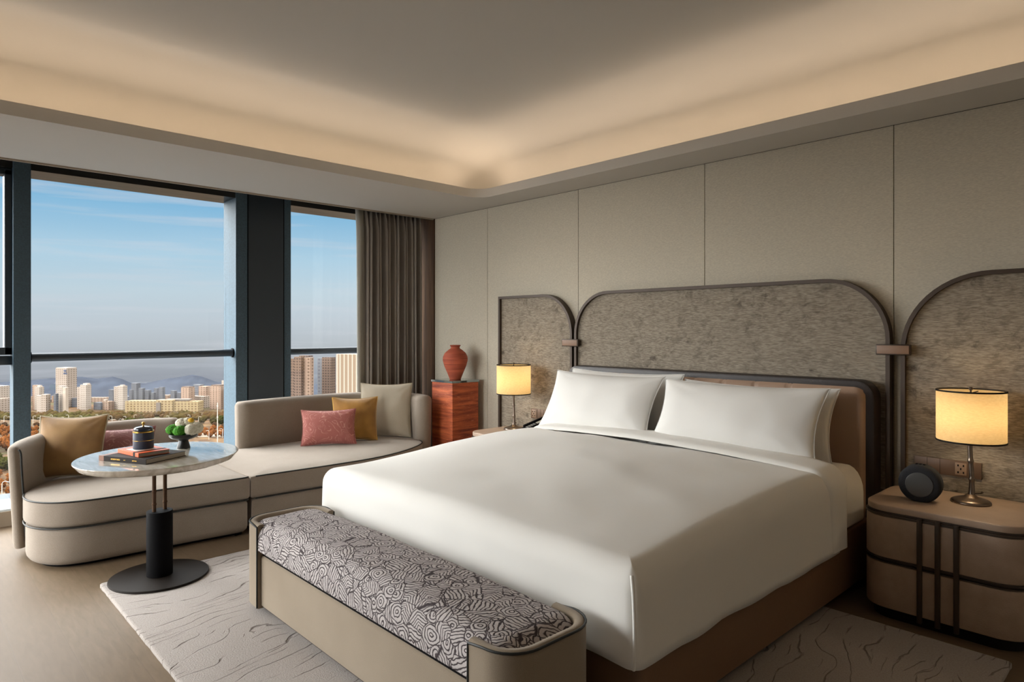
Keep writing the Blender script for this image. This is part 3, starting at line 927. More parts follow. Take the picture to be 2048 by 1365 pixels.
# ------------------------------------------------------------------ pillows and cushions
def pillow_bm(w, h, t, pinch=0.07, seed=0, n=30, wr=0.012, flat=2.6, sag=0.0):
    b = bmesh.new(); rnd = Vector((seed * 3.1, seed * 1.7, seed * 2.3))
    grids = []
    for sgn in (-1, 1):
        g = []
        for i in range(n + 1):
            u_ = -1 + 2 * i / n; row = []
            u = math.sin(u_ * PI / 2) * 0.55 + u_ * 0.45
            for j in range(n + 1):
                v_ = -1 + 2 * j / n
                v = math.sin(v_ * PI / 2) * 0.55 + v_ * 0.45
                x = w / 2 * u * (1 - pinch * (1 - v * v)); z = h / 2 * v * (1 - pinch * 1.3 * (1 - u * u))
                th = t / 2 * ((1 - abs(u) ** flat) * (1 - abs(v) ** flat)) ** 0.62
                k = noise.noise(Vector((x * 5, z * 5, sgn)) + rnd) * wr + noise.noise(Vector((x * 12, z * 12, sgn)) + rnd) * wr * 0.35
                # radial creases from the corners
                for cu in (-1, 1):
                    for cv in (-1, 1):
                        dx_, dz_ = u - cu, v - cv; d = math.hypot(dx_, dz_)
                        if d < 0.9: k += 0.5 * wr * math.sin(math.atan2(dz_, dx_) * 11 + seed) * (1 - d / 0.9) * min(1, d * 4)
                edge = min(1, 4 * min(1 - abs(u), 1 - abs(v)))
                z += -sag * (1 - v) * (1 - abs(u)) * 0.1
                row.append((x, sgn * (th + k * edge), z))
            g.append(row)
        grids.append(g)
    V0 = [[b.verts.new(p) for p in r] for r in grids[0]]
    V1 = [[None] * (n + 1) for _ in range(n + 1)]
    for i in range(n + 1):
        for j in range(n + 1):
            V1[i][j] = V0[i][j] if (i in (0, n) or j in (0, n)) else b.verts.new(grids[1][i][j])
    for i in range(n + 1):
        for j in range(n + 1):
            if i in (0, n) or j in (0, n): V0[i][j].co.y = 0
    for i in range(n):
        for j in range(n):
            b.faces.new((V0[i][j], V0[i + 1][j], V0[i + 1][j + 1], V0[i][j + 1]))
            f = (V1[i][j], V1[i][j + 1], V1[i + 1][j + 1], V1[i + 1][j])
            b.faces.new(f)
    return b


def border(w, h, pinch, n=20):
    pts = []
    for k in range(n): u = -1 + 2 * k / n; pts.append((w / 2 * u, 0, -h / 2 * (1 - pinch * 1.3 * (1 - u * u))))
    for k in range(n): v = -1 + 2 * k / n; pts.append((w / 2 * (1 - pinch * (1 - v * v)), 0, h / 2 * v))
    for k in range(n): u = 1 - 2 * k / n; pts.append((w / 2 * u, 0, h / 2 * (1 - pinch * 1.3 * (1 - u * u))))
    for k in range(n): v = 1 - 2 * k / n; pts.append((-w / 2 * (1 - pinch * (1 - v * v)), 0, h / 2 * v))
    return pts


def cushion(name, label, cat, m, pm, w, h, t, loc, yaw, tilt, seed, pinch=0.07, pr=0.004, roll=0.0, group=None, wr=0.01):
    o = obj(name, pillow_bm(w, h, t, pinch, seed, wr=wr), m, None, smooth=180)
    tag(o, label, cat, group)
    o.location = loc
    o.rotation_euler = (Matrix.Rotation(yaw, 3, 'Z') @ Matrix.Rotation(-tilt, 3, 'X') @ Matrix.Rotation(roll, 3, 'Y')).to_euler()
    if pm: obj('piping', tube(border(w, h, pinch), pr, 6, True), pm, o, world=False, smooth=180)
    return o


BP = 'white pillows propped against the headboard'
cushion('pillow', 'front white bed pillow on the right half of the bed, large and fully in view', 'pillow', M['pillow'], M['pillow'], 1.04, 0.45, 0.20, (-1.945, 3.615, 0.878), R(1), R(27), 1, 0.075, 0.003, group=BP, wr=0.010)
cushion('pillow', 'front white bed pillow on the left half of the bed, nearer the window', 'pillow', M['pillow'], M['pillow'], 0.98, 0.46, 0.20, (-2.965, 3.615, 0.885), R(-1), R(27), 5, 0.075, 0.003, group=BP, wr=0.010)
cushion('pillow', 'rear white pillow mostly hidden behind the right-hand front pillow', 'pillow', M['pillow'], M['pillow'], 0.99, 0.43, 0.12, (-1.92, 3.80, 0.862), 0, R(16), 8, 0.075, 0.003, group=BP)
cushion('pillow', 'rear white pillow with only its top corners showing behind the left front pillow', 'pillow', M['pillow'], M['pillow'], 1.00, 0.45, 0.12, (-2.92, 3.80, 0.885), 0, R(16), 11, 0.075, 0.003, group=BP)

# ================================================================== BENCH
bn = thing('bench', 'upholstered bench at the foot of the bed with maze-patterned cushion and wrapped oatmeal ends', 'bench', (-2.35, 1.5, RZ))
BX0, BX1, BY0, BY1 = -3.36, -1.375, 1.285, 1.695
obj('plinth', box(BX0 + 0.08, BX1 - 0.08, BY0 + 0.06, BY1 - 0.05, RZ, 0.06), M['black'], bn)
obj('bench_body', softbox(BX0 + 0.03, BX1 - 0.03, BY0 + 0.02, BY1 - 0.02, 0.055, 0.302, 0.10, 0.02, 0.01), M['bench'], bn)


def bench_end(sgn):
    xo = BX1 if sgn > 0 else BX0
    r = 0.12
    th = 0.042
    def path(off, ext):
        x = xo - sgn * off; rr_ = r - off
        pts = [(xo - sgn * (r + ext), BY0 + off)]
        for k in range(9):
            a = R(90 * k / 8); pts.append((xo - sgn * r + sgn * rr_ * math.sin(a), BY0 + r - rr_ * math.cos(a)))
        for k in range(1, 8): pts.append((x, BY0 + r + (BY1 - BY0 - 2 * r) * k / 8))
        for k in range(9):
            a = R(90 * k / 8); pts.append((xo - sgn * r + sgn * rr_ * math.cos(a), BY1 - r + rr_ * math.sin(a)))
        pts.append((xo - sgn * (r + ext), BY1 - off))
        return pts
    ext = 0.07
    secs = []
    zt, zb = 0.452, 0.045
    cross = [(0.006, zb), (0.0, zb + 0.01), (0.0, 0.25), (0.0, zt - 0.02), (0.004, zt - 0.006), (0.012, zt), (th - 0.012, zt - 0.001), (th - 0.003, zt - 0.008), (th, zt - 0.02), (th, 0.25), (th, zb)]
    P = [path(o_, ext) for o_, z in cross]
    n_ = len(P[0])
    rs = [[Vector((P[c][i][0], P[c][i][1], cross[c][1])) for c in range(len(cross))] for i in range(n_)]
    obj('bench_end', rings(rs), M['bench'], bn, smooth=50)
    pp = [(p[0], p[1], zt - 0.004) for p in path(0.0015, ext)]
    pp = [(pp[0][0], pp[0][1] - 0.001, 0.05)] + [(pp[0][0], pp[0][1] - 0.001, z) for z in (0.2, 0.4, zt - 0.03, zt - 0.012)] + pp[1:-1] + [(pp[-1][0], pp[-1][1], z) for z in (zt - 0.012, zt - 0.03, 0.2, 0.05)]
    obj('piping', tube(pp, 0.0042, 8), M['piping'], bn, smooth=180)


bench_end(1); bench_end(-1)


def bdisp(v):
    k = max(0, (v.z - 0.33) / 0.1)
    return Vector((0, 0, 0.004 * noise.noise(Vector((v.x * 4, v.y * 6, 0))) * min(k, 1)))


obj('seat_cushion', softbox(BX0 + 0.043, BX1 - 0.043, BY0 + 0.004, BY1 - 0.012, 0.322, 0.452, 0.10, 0.07, 0.012, 0.035, nx=60, ny=12, ncap=8, disp=bdisp, es=8, seg=8), M['maze'], bn, smooth=180)
obj('shadow_gap', box(BX0 + 0.06, BX1 - 0.06, BY0 + 0.03, BY1 - 0.03, 0.296, 0.33), M['black'], bn)

# ================================================================== NIGHTSTANDS
def nightstand():
    t = thing('nightstand', '', 'nightstand', (0, 0, 0), 0, 'beige leather bedside tables with bronze bars')
    w, d = 0.68, 0.56
    x0, x1, y0, y1 = -w / 2, w / 2, 0.0, d
    obj('plinth', softbox(x0 + 0.03, x1 - 0.03, y0 + 0.03, y1 - 0.01, 0.0, 0.055, 0.11, 0.002), M['bronze_dark'], t)
    k1 = obj('drawer', softbox(x0, x1, y0, y1, 0.055, 0.272, 0.13, 0.006, 0.006, seg=12), M['ns_leather'], t)
    k2 = obj('drawer', softbox(x0, x1, y0, y1, 0.297, 0.498, 0.13, 0.006, 0.006, seg=12), M['ns_leather'], t)
    for z0, z1, i in ((0.273, 0.279, -0.001), (0.28, 0.290, 0.012), (0.2905, 0.2965, -0.001), (0.499, 0.510, -0.003), (0.5105, 0.518, 0.01)):
        obj('metal_trim', softbox(x0 + i, x1 - i, y0 + i, y1 - i, z0, z1, 0.13 - i, 0.001, seg=12), M['bronze'], t)
    obj('table_top', softbox(x0 + 0.006, x1 - 0.006, y0 + 0.006, y1, 0.5185, 0.55, 0.125, 0.006, 0.004, seg=12), M['ns_top'], t)
    for x in (-0.073, 0.0, 0.073):
        obj('bar', softbox(x - 0.011, x + 0.011, y0 - 0.014, y0 + 0.004, 0.03, 0.517, 0.006, 0.004, 0.002, seg=3), M['bronze'], t)
    return t


ns = nightstand()
ns.location = (-0.865, 3.495, 0)
ns['label'] = 'rounded beige leather bedside table right of the bed, with round clock speaker on top'
dup(ns, (-3.945, 3.495, 0), label='rounded beige leather bedside table on the window side of the bed, with telephone on top')


def lamp():
    t = thing('table_lamp', '', 'lamp', (0, 0, 0), 0, 'lit drum-shade lamps on the bedside tables')
    obj('base', lathe([(0.0, 0), (0.083, 0.0), (0.085, 0.004), (0.083, 0.011), (0.072, 0.018), (0.05, 0.024), (0.03, 0.031), (0.02, 0.042), (0.0, 0.045)], 36), M['brass'], t, smooth=60)
    pr = []
    for i in range(60):
        z = 0.04 + 0.36 * i / 59
        r = 0.0105 + 0.006 * math.exp(-(z - 0.04) / 0.03)
        for zn in (0.115, 0.205, 0.295): r += 0.0035 * math.exp(-((z - zn) / 0.006) ** 2)
        pr.append((r, z))
    b = lathe(pr, 20)
    for v in b.verts:
        v.co.x += 0.004 * math.sin(v.co.z * 16)
    obj('stem', b, M['brass'], t, smooth=60)
    # shade, open top and bottom, with thickness
    R_, z0, z1 = 0.145, 0.305, 0.55
    b = bmesh.new(); sg = 56
    prs = [(R_, z0), (R_, z0 + 0.06), (R_, z0 + 0.12), (R_, z0 + 0.18), (R_, z1)]
    rs = [[Vector((r * math.cos(2 * PI * k / sg), r * math.sin(2 * PI * k / sg), z)) for k in range(sg)] for r, z in prs]
    rings(rs, False, False, True, b)
    sh = obj('lamp_shade', b, M['shade'], t, smooth=180)
    for z in (z0, z1):
        obj('rim', lathe_ring(R_ - 0.001, R_ + 0.002, z - 0.004, z + 0.004), M['bronze_dark'], sh, smooth=40)
    b = tube([(-R_ + 0.002, 0, z1 - 0.012), (R_ - 0.002, 0, z1 - 0.012)], 0.0025, 6)
    tube([(0, -R_ + 0.002, z1 - 0.012), (0, R_ - 0.002, z1 - 0.012)], 0.0025, 6, bm=b)
    obj('spider', b, M['bronze_dark'], sh)
    obj('finial', lathe([(0.0, 0.535), (0.004, 0.535), (0.004, 0.552), (0.009, 0.556), (0.010, 0.563), (0.006, 0.568), (0.0, 0.569)], 14), M['bronze'], t, smooth=60)
    obj('bulb', lathe([(0.0, 0.40), (0.012, 0.40), (0.014, 0.42), (0.028, 0.445), (0.030, 0.46), (0.022, 0.48), (0.0, 0.487)], 18), M['bulb'], t, smooth=60)
    obj('switch', tube([(0.02, -0.01, 0.05), (0.045, -0.02, 0.056), (0.052, -0.023, 0.064)], [0.003, 0.003, 0.006], 8), M['bronze'], t)
    return t


def lathe_ring(r0, r1, z0, z1, sg=56):
    b = bmesh.new()
    rs = [[Vector((r * math.cos(2 * PI * k / sg), r * math.sin(2 * PI * k / sg), z)) for k in range(sg)] for r, z in ((r0, z0), (r1, z0), (r1, z1), (r0, z1), (r0, z0))]
    rings(rs, False, False, True, b); bmesh.ops.remove_doubles(b, verts=b.verts, dist=1e-6)
    return b


lp = lamp(); LZ = 0.5502
lp.location = (-0.815, 3.86, LZ)
lp['label'] = 'lit cream drum-shade brass lamp on the right bedside table, beside the round clock speaker'
lp2 = dup(lp, (-4.085, 3.86, LZ), label='lit cream drum-shade brass lamp on the left bedside table, beside the telephone')
LAMPW = 3.2
for x in (-0.815, -4.085):
    d = bpy.data.lights.new('lamp_light', 'POINT'); d.energy = LAMPW; d.color = (1, 0.83, 0.58); d.shadow_soft_size = 0.04
    o = bpy.data.objects.new('lamp_light', d); C.objects.link(o); o.location = (x, 3.86, LZ + 0.425)
    # the bulb mesh would block its own light
for o in C.objects:
    if o.name.startswith('bulb'): o.location.z += 0.0

# clock speaker on the right table
ck = thing('clock_speaker', 'round charcoal clock speaker with grey face on the right bedside table', 'speaker', (-0.995, 3.72, 0.5502))
Rk = 0.094


def disc_y(r, y0, y1, cz, cx=0.0, fl=None, sg=48, rnd=0.01):
    rs = []
    def ring(rad, y):
        o = []
        for k in range(sg):
            x = cx + rad * math.cos(2 * PI * k / sg); z = cz + rad * math.sin(2 * PI * k / sg)
            if fl is not None: z = max(z, fl)
            o.append(Vector((x, y, z)))
        return o
    for k in range(5):
        a = R(90 * k / 4); rs.append(ring(r - rnd + rnd * math.sin(a), y0 + rnd - rnd * math.cos(a)))
    for k in range(5):
        a = R(90 * k / 4); rs.append(ring(r - rnd + rnd * math.cos(a), y1 - rnd + rnd * math.sin(a)))
    return rings(rs)


kb = obj('speaker_body', disc_y(Rk, -0.04, 0.045, 0.088, fl=0.0, rnd=0.022), M['clock_cloth'], ck, world=False, smooth=40)
obj('display', disc_y(0.060, -0.043, -0.036, 0.086, rnd=0.002), M['clock_face'], ck, world=False, smooth=40)
bt = bmesh.new()
for x in (-0.016, 0, 0.016): box(x - 0.005, x + 0.005, -0.01, 0.01, 0.179, 0.184, 0.001, 1, bt)
obj('button', bt, M['black'], ck, world=False)
ck.rotation_euler = (0, 0, R(6))


# wall socket strips
def sockets(label, x0, x1, z0, z1, sx):
    t = thing('socket_plate', label, 'socket', ((x0 + x1) / 2, YP, (z0 + z1) / 2), 0, 'bronze socket strips over the bedside tables')
    obj('plate', box(x0, x1, YP + 0.0, YP + 0.0118, z0, z1, 0.003), M['socket'], t)
    o = obj('socket_insert', box(sx - 0.026, sx + 0.026, YP - 0.003, YP + 0.001, (z0 + z1) / 2 - 0.032, (z0 + z1) / 2 + 0.032, 0.002), M['socket_lt'], t)
    b = bmesh.new(); zm = (z0 + z1) / 2
    for dx_, dz_ in ((-0.012, 0.018), (0.012, 0.018), (-0.012, -0.018), (0.012, -0.018), (0, 0.0)):
        box(sx + dx_ - 0.003, sx + dx_ + 0.003, YP - 0.0045, YP - 0.0025, zm + dz_ - 0.005, zm + dz_ + 0.005, bm=b)
    obj('slots', b, M['black'], o)
    return t


t = sockets('long bronze socket strip on the screen behind the round clock speaker', -1.123, -0.815, 0.627, 0.712, -0.905)
for x in (-1.06, -1.0): obj('joint', box(x - 0.0008, x + 0.0008, YP - 0.001, YP + 0.001, 0.63, 0.71), M['black'], t, smooth=None)
t = sockets('bronze socket strip on the screen behind the telephone, left of the bed', -4.10, -3.66, 0.625, 0.712, -4.06)
for x in (-4.02, -3.98, -3.94, -3.90): obj('joint', box(x - 0.0008, x + 0.0008, YP - 0.001, YP + 0.001, 0.63, 0.71), M['black'], t, smooth=None)

# telephone
ph = thing('telephone', 'black desk telephone with grey display on the left bedside table', 'telephone', (-3.915, 3.945, 0.5502), R(62))
ph.scale = (1, 1.25, 1)
b = bmesh.new()
vs = [b.verts.new(p) for p in ((-0.10, -0.045, 0), (0.10, -0.045, 0), (0.10, 0.045, 0), (-0.10, 0.045, 0), (-0.10, -0.045, 0.022), (0.10, -0.045, 0.098), (0.10, 0.045, 0.098), (-0.10, 0.045, 0.022))]
for f in ((3, 2, 1, 0), (4, 5, 6, 7), (0, 1, 5, 4), (1, 2, 6, 5), (2, 3, 7, 6), (3, 0, 4, 7)): b.faces.new([vs[i] for i in f])
bmesh.ops.bevel(b, geom=list(b.edges), offset=0.006, segments=3, profile=0.5, affect='EDGES')
obj('phone_body', b, M['black'], ph, world=False)


def on_slope(x0, x1, y0, y1, h=0.002, bm=None):
    bm = bm or bmesh.new()
    f = lambda x: 0.022 + (x + 0.10) * 0.38
    vs = [bm.verts.new((x, y, f(x) + k)) for k in (-0.001, h) for x, y in ((x0, y0), (x1, y0), (x1, y1), (x0, y1))]
    for q in ((3, 2, 1, 0), (4, 5, 6, 7), (0, 1, 5, 4), (1, 2, 6, 5), (2, 3, 7, 6), (3, 0, 4, 7)): bm.faces.new([vs[i] for i in q])
    return bm


obj('display', on_slope(0.01, 0.085, -0.034, 0.012), M['screen_grey'], ph, world=False, smooth=None)
kb_ = bmesh.new()
for i in range(4):
    for j in range(3): on_slope(-0.078 + i * 0.02, -0.064 + i * 0.02, -0.033 + j * 0.016, -0.022 + j * 0.016, 0.003, kb_)
obj('keypad', kb_, M['key'], ph, world=False, smooth=None)
hs = softbox(-0.092, 0.092, 0.018, 0.042, 0, 0.018, 0.01, 0.006)
for v in hs.verts: v.co.z += 0.022 + (v.co.x + 0.10) * 0.38
obj('handset', hs, M['black'], ph, world=False)

# ================================================================== PEDESTAL + VASE
pd = thing('pedestal', 'square red travertine pedestal with glass top, beside the curtain corner', 'pedestal', (-4.943, 3.905, 0))
obj('stone_block', box(-5.10, -4.786, 3.748, 4.06, 0, 0.905, 0.002, 1), M['trav'], pd)
obj('glass_top', box(-5.107, -4.779, 3.741, 4.067, 0.9055, 0.927, 0.002, 1), M['mirror'], pd)
vp = [(0.0, 0), (0.052, 0), (0.055, 0.008), (0.075, 0.06), (0.105, 0.13), (0.119, 0.185), (0.117, 0.215), (0.10, 0.252), (0.065, 0.282), (0.046, 0.294), (0.041, 0.306), (0.048, 0.318), (0.053, 0.324), (0.047, 0.328), (0.036, 0.322), (0.034, 0.30), (0.0, 0.29)]
b = lathe([(r, z) for r, z in vp], 48)
vz = obj('vase', b, M['vase'], None, world=False, smooth=70)
vz.location = (-4.943, 3.905, 0.9272)
tag(vz, 'rough terracotta urn with narrow neck standing on the red travertine pedestal', 'vase')

# ================================================================== SOFA
sf = thing('sofa', 'curved oatmeal fabric sofa with black piping along the window', 'sofa', (-5.1, 2.0, 0))


def sofa_disp(v):
    return Vector((0, 0, 0.004 * noise.noise(Vector((v.x * 4, v.y * 4, v.z * 2)))))


left_out = spline([(-5.60, 1.77), (-5.58, 1.2), (-5.42, 0.86), (-5.16, 0.66), (-4.93, 0.575), (-4.74, 0.585), (-4.60, 0.675), (-4.535, 0.82), (-4.52, 1.05), (-4.51, 1.35), (-4.495, 1.6), (-4.49, 1.772)], 6)
left_out = [(p.x, p.y) for p in [Vector((q[0], q[1], 0)) if len(q) == 2 else q for q in [Vector((v[0], v[1], 0)) for v in left_out]]]
right_out = spline([(-4.49, 1.778), (-4.485, 2.0), (-4.475, 2.4), (-4.50, 2.8), (-4.62, 3.15), (-4.80, 3.42), (-5.0, 3.5), (-5.3, 3.52), (-5.52, 3.3), (-5.62, 2.9), (-5.62, 2.4), (-5.60, 1.778)], 6)
right_out = [(v[0], v[1]) for v in right_out]


def dedupe(p):
    out = []
    for q in p:
        if not out or math.hypot(q[0] - out[-1][0], q[1] - out[-1][1]) > 1e-4: out.append(q)
    return out


def densify(p, d=0.05):
    out = []
    n_ = len(p)
    for i in range(n_):
        a, c = p[i], p[(i + 1) % n_]; L_ = math.hypot(c[0] - a[0], c[1] - a[1]); k = max(1, int(L_ / d))
        for j in range(k): out.append((a[0] + (c[0] - a[0]) * j / k, a[1] + (c[1] - a[1]) * j / k))
    return out


left_out = densify(dedupe(left_out)); right_out = densify(dedupe(right_out))
for out, lab in ((left_out, 0), (right_out, 1)):
    obj('plinth', prism(inset_poly(out, 0.075), [(0, 0.0), (0, 0.055)]), M['black'], sf)
    obj('sofa_base', prism(inset_poly(out, 0.012), edge_prof(0.018, 0.238, 0.05, 0.02)), M['sofa'], sf, smooth=60)
    obj('seat_cushion', prism(out, edge_prof(0.245, 0.398, 0.028, 0.014), scaled=((0.95, 0.404), (0.88, 0.410), (0.75, 0.414))), M['sofa'], sf, smooth=60)
    fr_ = [p for p in out if p[0] > -5.05 and p[1] < 3.42] if lab == 0 else [p for p in out if p[0] > -5.0 and p[1] < 3.46]
    # keep order from outline; the left one starts at the back
    zz = 0.396
    pp = [(p[0], p[1], zz) for p in inset_poly(out, 0.002)]
    sel = [q for q, p in zip(pp, out) if (p[0] > -5.0 if lab == 0 else p[0] > -4.95)]
    if lab == 0: sel = [q for q in sel if q[1] < 1.76]
    else: sel = [q for q in sel if q[1] > 1.80]
    if lab == 0:
        sel = [(-4.70, 1.768, 0.405), (-4.56, 1.768, 0.40)][::-1] and sel + [(-4.497, 1.765, 0.398)]
    obj('piping', tube(sel, 0.005, 8), M['piping'], sf, smooth=180)
    lo_ = [(q[0] + 0.0, q[1], 0.243) for q in sel]
    obj('lower_piping', tube(lo_, 0.0045, 8), M['piping'], sf, smooth=180)


def back(path, th, z0f, z1f, name, lean=0.0, rnd=0.045, thin=None):
    """upholstered wall swept along a plan path (centre line), rounded top and rounded ends"""
    pts = spline(path, 8)
    n_ = len(pts); rs = []
    L_ = [0]
    for i in range(1, n_): L_.append(L_[-1] + (pts[i] - pts[i - 1]).length)
    tot = L_[-1]
    for i, p in enumerate(pts):
        d = (pts[min(i + 1, n_ - 1)] - pts[max(i - 1, 0)]); d = Vector((d[0], d[1])).normalized(); nn_ = Vector((-d.y, d.x))
        e = min(L_[i], tot - L_[i]); k = 1.0
        if e < rnd: k = 0.35 + 0.65 * math.sqrt(max(0, 1 - (1 - e / rnd) ** 2))
        z0 = z0f; z1 = z1f(L_[i] / tot) - (1 - k) * 0.03
        hh = th / 2
        if thin: hh *= 1 - (1 - thin) * max(0, 1 - (tot - L_[i]) / 0.3) ** 1.2
        h = hh * k; r = min(0.055, h * 0.9)
        cr_ = [(-h * 0.9, z0), (-h, z0 + 0.02)] + [(-h, z0 + (z1 - r - z0) * q / 6) for q in range(1, 6)]
        for q in range(7):
            a = R(90 * q / 6); cr_.append((-h + r - r * math.cos(a), z1 - r + r * math.sin(a)))
        for q in range(7):
            a = R(90 * q / 6); cr_.append((h - r + r * math.sin(a), z1 - r + r * math.cos(a)))
        cr_ += [(h, z0 + (z1 - r - z0) * q / 6) for q in range(5, 0, -1)] + [(h, z0 + 0.02), (h * 0.9, z0)]
        ring = []
        for s_, z in cr_:
            l_ = lean * (z - 0.1)
            ring.append(Vector((p[0] + nn_.x * (s_ + l_), p[1] + nn_.y * (s_ + l_), z)))
        rs.append(ring)
    # ends: pinch
    return obj(name, rings(rs), M['sofa'], sf, smooth=70)


def front_end_trim(pts, name='piping'):
    obj(name, tube(pts, 0.006, 8), M['piping'], sf, smooth=180)


# left back: starts at the near arm tip, wraps round the corner and ends at mid sofa (outer side = left of travel when reversed)
lb = [(-5.50, 1.62, 0), (-5.60, 1.40, 0), (-5.585, 1.1, 0), (-5.45, 0.84, 0), (-5.25, 0.67, 0), (-5.12, 0.60, 0), (-5.0, 0.56, 0)]
back(lb, 0.13, 0.06, lambda f: 0.715 - 0.03 * f ** 3, 'backrest', lean=-0.05, thin=0.45)
rbk = [(-5.58, 2.10, 0), (-5.66, 2.4, 0), (-5.695, 2.8, 0), (-5.66, 3.2, 0), (-5.50, 3.48, 0), (-5.22, 3.585, 0), (-4.95, 3.56, 0)]
back(rbk, 0.15, 0.06, lambda f: 0.795, 'backrest', lean=0.02)
# dark piping on the near arm edge
q = Vector((-4.895, 0.60))
front_end_trim(spline([(-4.985, 0.598, 0.1), (-4.985, 0.590, 0.25), (-4.985, 0.583, 0.4), (-4.985, 0.575, 0.55), (-4.985, 0.571, 0.64), (-4.99, 0.562, 0.668)], 5))

# cushions on the sofa
SG = 'scatter cushions on the curved sofa'
cushion('cushion', 'tan velvet square cushion at the left end of the sofa', 'cushion', M['tan_cushion'], M['beige_piping'], 0.41, 0.43, 0.15, (-5.26, 0.875, 0.615), R(62), R(20), 2, 0.08, 0.005, group=SG)
cushion('cushion', 'mauve oblong cushion leaning beside the tan one, left end of the sofa', 'cushion', M['mauve'], M['mauve'], 0.45, 0.30, 0.13, (-5.28, 1.165, 0.56), R(74), R(22), 3, 0.08, 0.004, group=SG)
cushion('cushion', 'rose pink oblong cushion in front of the mustard one, right end of the sofa', 'cushion', M['pink'], M['pink'], 0.46, 0.31, 0.14, (-5.22, 2.74, 0.56), R(63), R(18), 4, 0.08, 0.004, group=SG)
cushion('cushion', 'mustard velvet square cushion between the pink and the large beige one', 'cushion', M['mustard_cushion'], M['gold'], 0.40, 0.40, 0.14, (-5.27, 3.02, 0.60), R(58), R(16), 6, 0.08, 0.0035, group=SG)
cushion('cushion', 'large beige square cushion in the right corner of the sofa, rearmost of the three', 'cushion', M['beige_cushion'], M['beige_piping'], 0.48, 0.50, 0.16, (-5.27, 3.34, 0.655), R(48), R(12), 7, 0.06, 0.004, group=SG)

# ================================================================== ROUND TABLE
TX, TY = -4.04, 1.09
tb = thing('pedestal_table', 'round stone-topped table on black column and disc foot in front of the sofa', 'table', (TX, TY, RZ))
obj('table_foot', lathe([(0.0, RZ), (0.25, RZ), (0.252, RZ + 0.004), (0.25, RZ + 0.012), (0.247, RZ + 0.013), (0.0, RZ + 0.013)], 64, (TX, TY, 0)), M['bronze_dark'], tb, smooth=40)
obj('column', lathe([(0.0, RZ + 0.013), (0.066, RZ + 0.0135), (0.066, 0.386), (0.0645, 0.388), (0.0, 0.388)], 48, (TX, TY, 0)), M['black'], tb, smooth=40)
tp = lathe([(0.0, 0.655), (0.34, 0.655), (0.375, 0.659), (0.395, 0.667), (0.4155, 0.693), (0.418, 0.697), (0.4165, 0.7), (0.0, 0.7)], 96, (0, 0, 0))
ux = Vector((-0.729, 0.6845, 0)); uy = Vector((-0.6845, -0.729, 0))
for v in tp.verts:
    a = v.co.x * 1.045; c = v.co.y * 0.96
    v.co = Vector((TX, TY, v.co.z)) + ux * a + uy * c
obj('table_top', tp, M['marble'], tb, smooth=30)
for k in (-1, 1):
    c = Vector((TX, TY, 0)) + Vector((-0.35, 0.93, 0)).normalized() * 0.033 * k + (Vector((0.0, 0, 0)))
    pr = [(0.010, 0.3885)]
    z = 0.39
    while z < 0.66:
        r = 0.010
        for zn in (0.43, 0.50, 0.60): r += 0.003 * math.exp(-((z - zn) / 0.004) ** 2)
        pr.append((r, z)); z += 0.003
    pr.append((0.010, 0.6645))
    obj('rod', lathe(pr, 14, (c.x, c.y, 0)), M['wood_dark'], tb, smooth=60)

# ------------------------------------------------------------------ things on the table
TZ = 0.7002


def text_mesh(s, size, ext=0.0004):
    cu = bpy.data.curves.new('t', 'FONT'); cu.body = s; cu.size = size; cu.extrude = ext; cu.align_x = 'LEFT'; cu.align_y = 'CENTER'
    o = bpy.data.objects.new('t', cu); C.objects.link(o)
    dg = bpy.context.evaluated_depsgraph_get(); dg.update()
    me = bpy.data.meshes.new_from_object(o.evaluated_get(dg))
    bpy.data.objects.remove(o)
    b = bmesh.new(); b.from_mesh(me)
    bmesh.ops.transform(b, matrix=Matrix.Rotation(PI / 2, 4, 'X'), verts=b.verts)
    return b


def book(name, label, w, d, h, loc, rz, cover, spine_w=0.0):
    """spine along local x at y=0 (front); pages toward +y"""
    t = thing(name, label, 'book', loc, rz, 'books on the round table')
    th = 0.0022
    b = box(0, w, 0, d, 0, th, 0.0006, 1); box(0, w, 0, d, h - th, h, 0.0006, 1, b); box(0, w, -0.001, th, 0, h, 0.0008, 1, b)
    obj('cover', b, cover, t, world=False)
    obj('pages', box(0.003, w - 0.003, th, d - 0.004, th, h - th), M['pages'], t, world=False, smooth=None)
    return t


# table-plane helper: pixel -> world at height z (for layout only, computed beforehand)
bk = book('book', 'large dark coffee-table book with brown corner lying at the bottom of the stack', 0.33, 0.26, 0.027, (-4.08, 0.805, TZ), R(27.6), M['cover_dark'])
obj('title', (lambda bb: (bmesh.ops.translate(bb, verts=bb.verts, vec=(0.085, -0.0016, 0.0135)), bb)[1])(text_mesh('ADVENTURES', 0.0105)), M['gold'], bk, world=False, smooth=None)
obj('author', (lambda bb: (bmesh.ops.translate(bb, verts=bb.verts, vec=(0.175, -0.0016, 0.0135)), bb)[1])(text_mesh('vol.1', 0.007)), M['gold'], bk, world=False, smooth=None)
obj('imprint', (lambda bb: (bmesh.ops.translate(bb, verts=bb.verts, vec=(0.235, -0.0016, 0.0135)), bb)[1])(text_mesh('EDITIONS', 0.007)), M['gold'], bk, world=False, smooth=None)
obj('cover_corner', box(-0.0004, 0.035, -0.0015, 0.18, 0.0005, 0.0276), M['cover_brown'], bk, world=False, smooth=None)
bo = book('book', 'smaller orange book with dark strap, on top of the large dark book', 0.235, 0.165, 0.021, (-4.10, 0.898, TZ + 0.0277), R(11), M['orange'])
obj('cover_label', box(0.05, 0.16, 0.02, 0.13, 0.021, 0.0216), M['white'], bo, world=False, smooth=None)
obj('dark_band', box(0.175, 0.198, -0.0016, 0.1652, -0.0002, 0.0217), M['cover_dark'], bo, world=False, smooth=None)

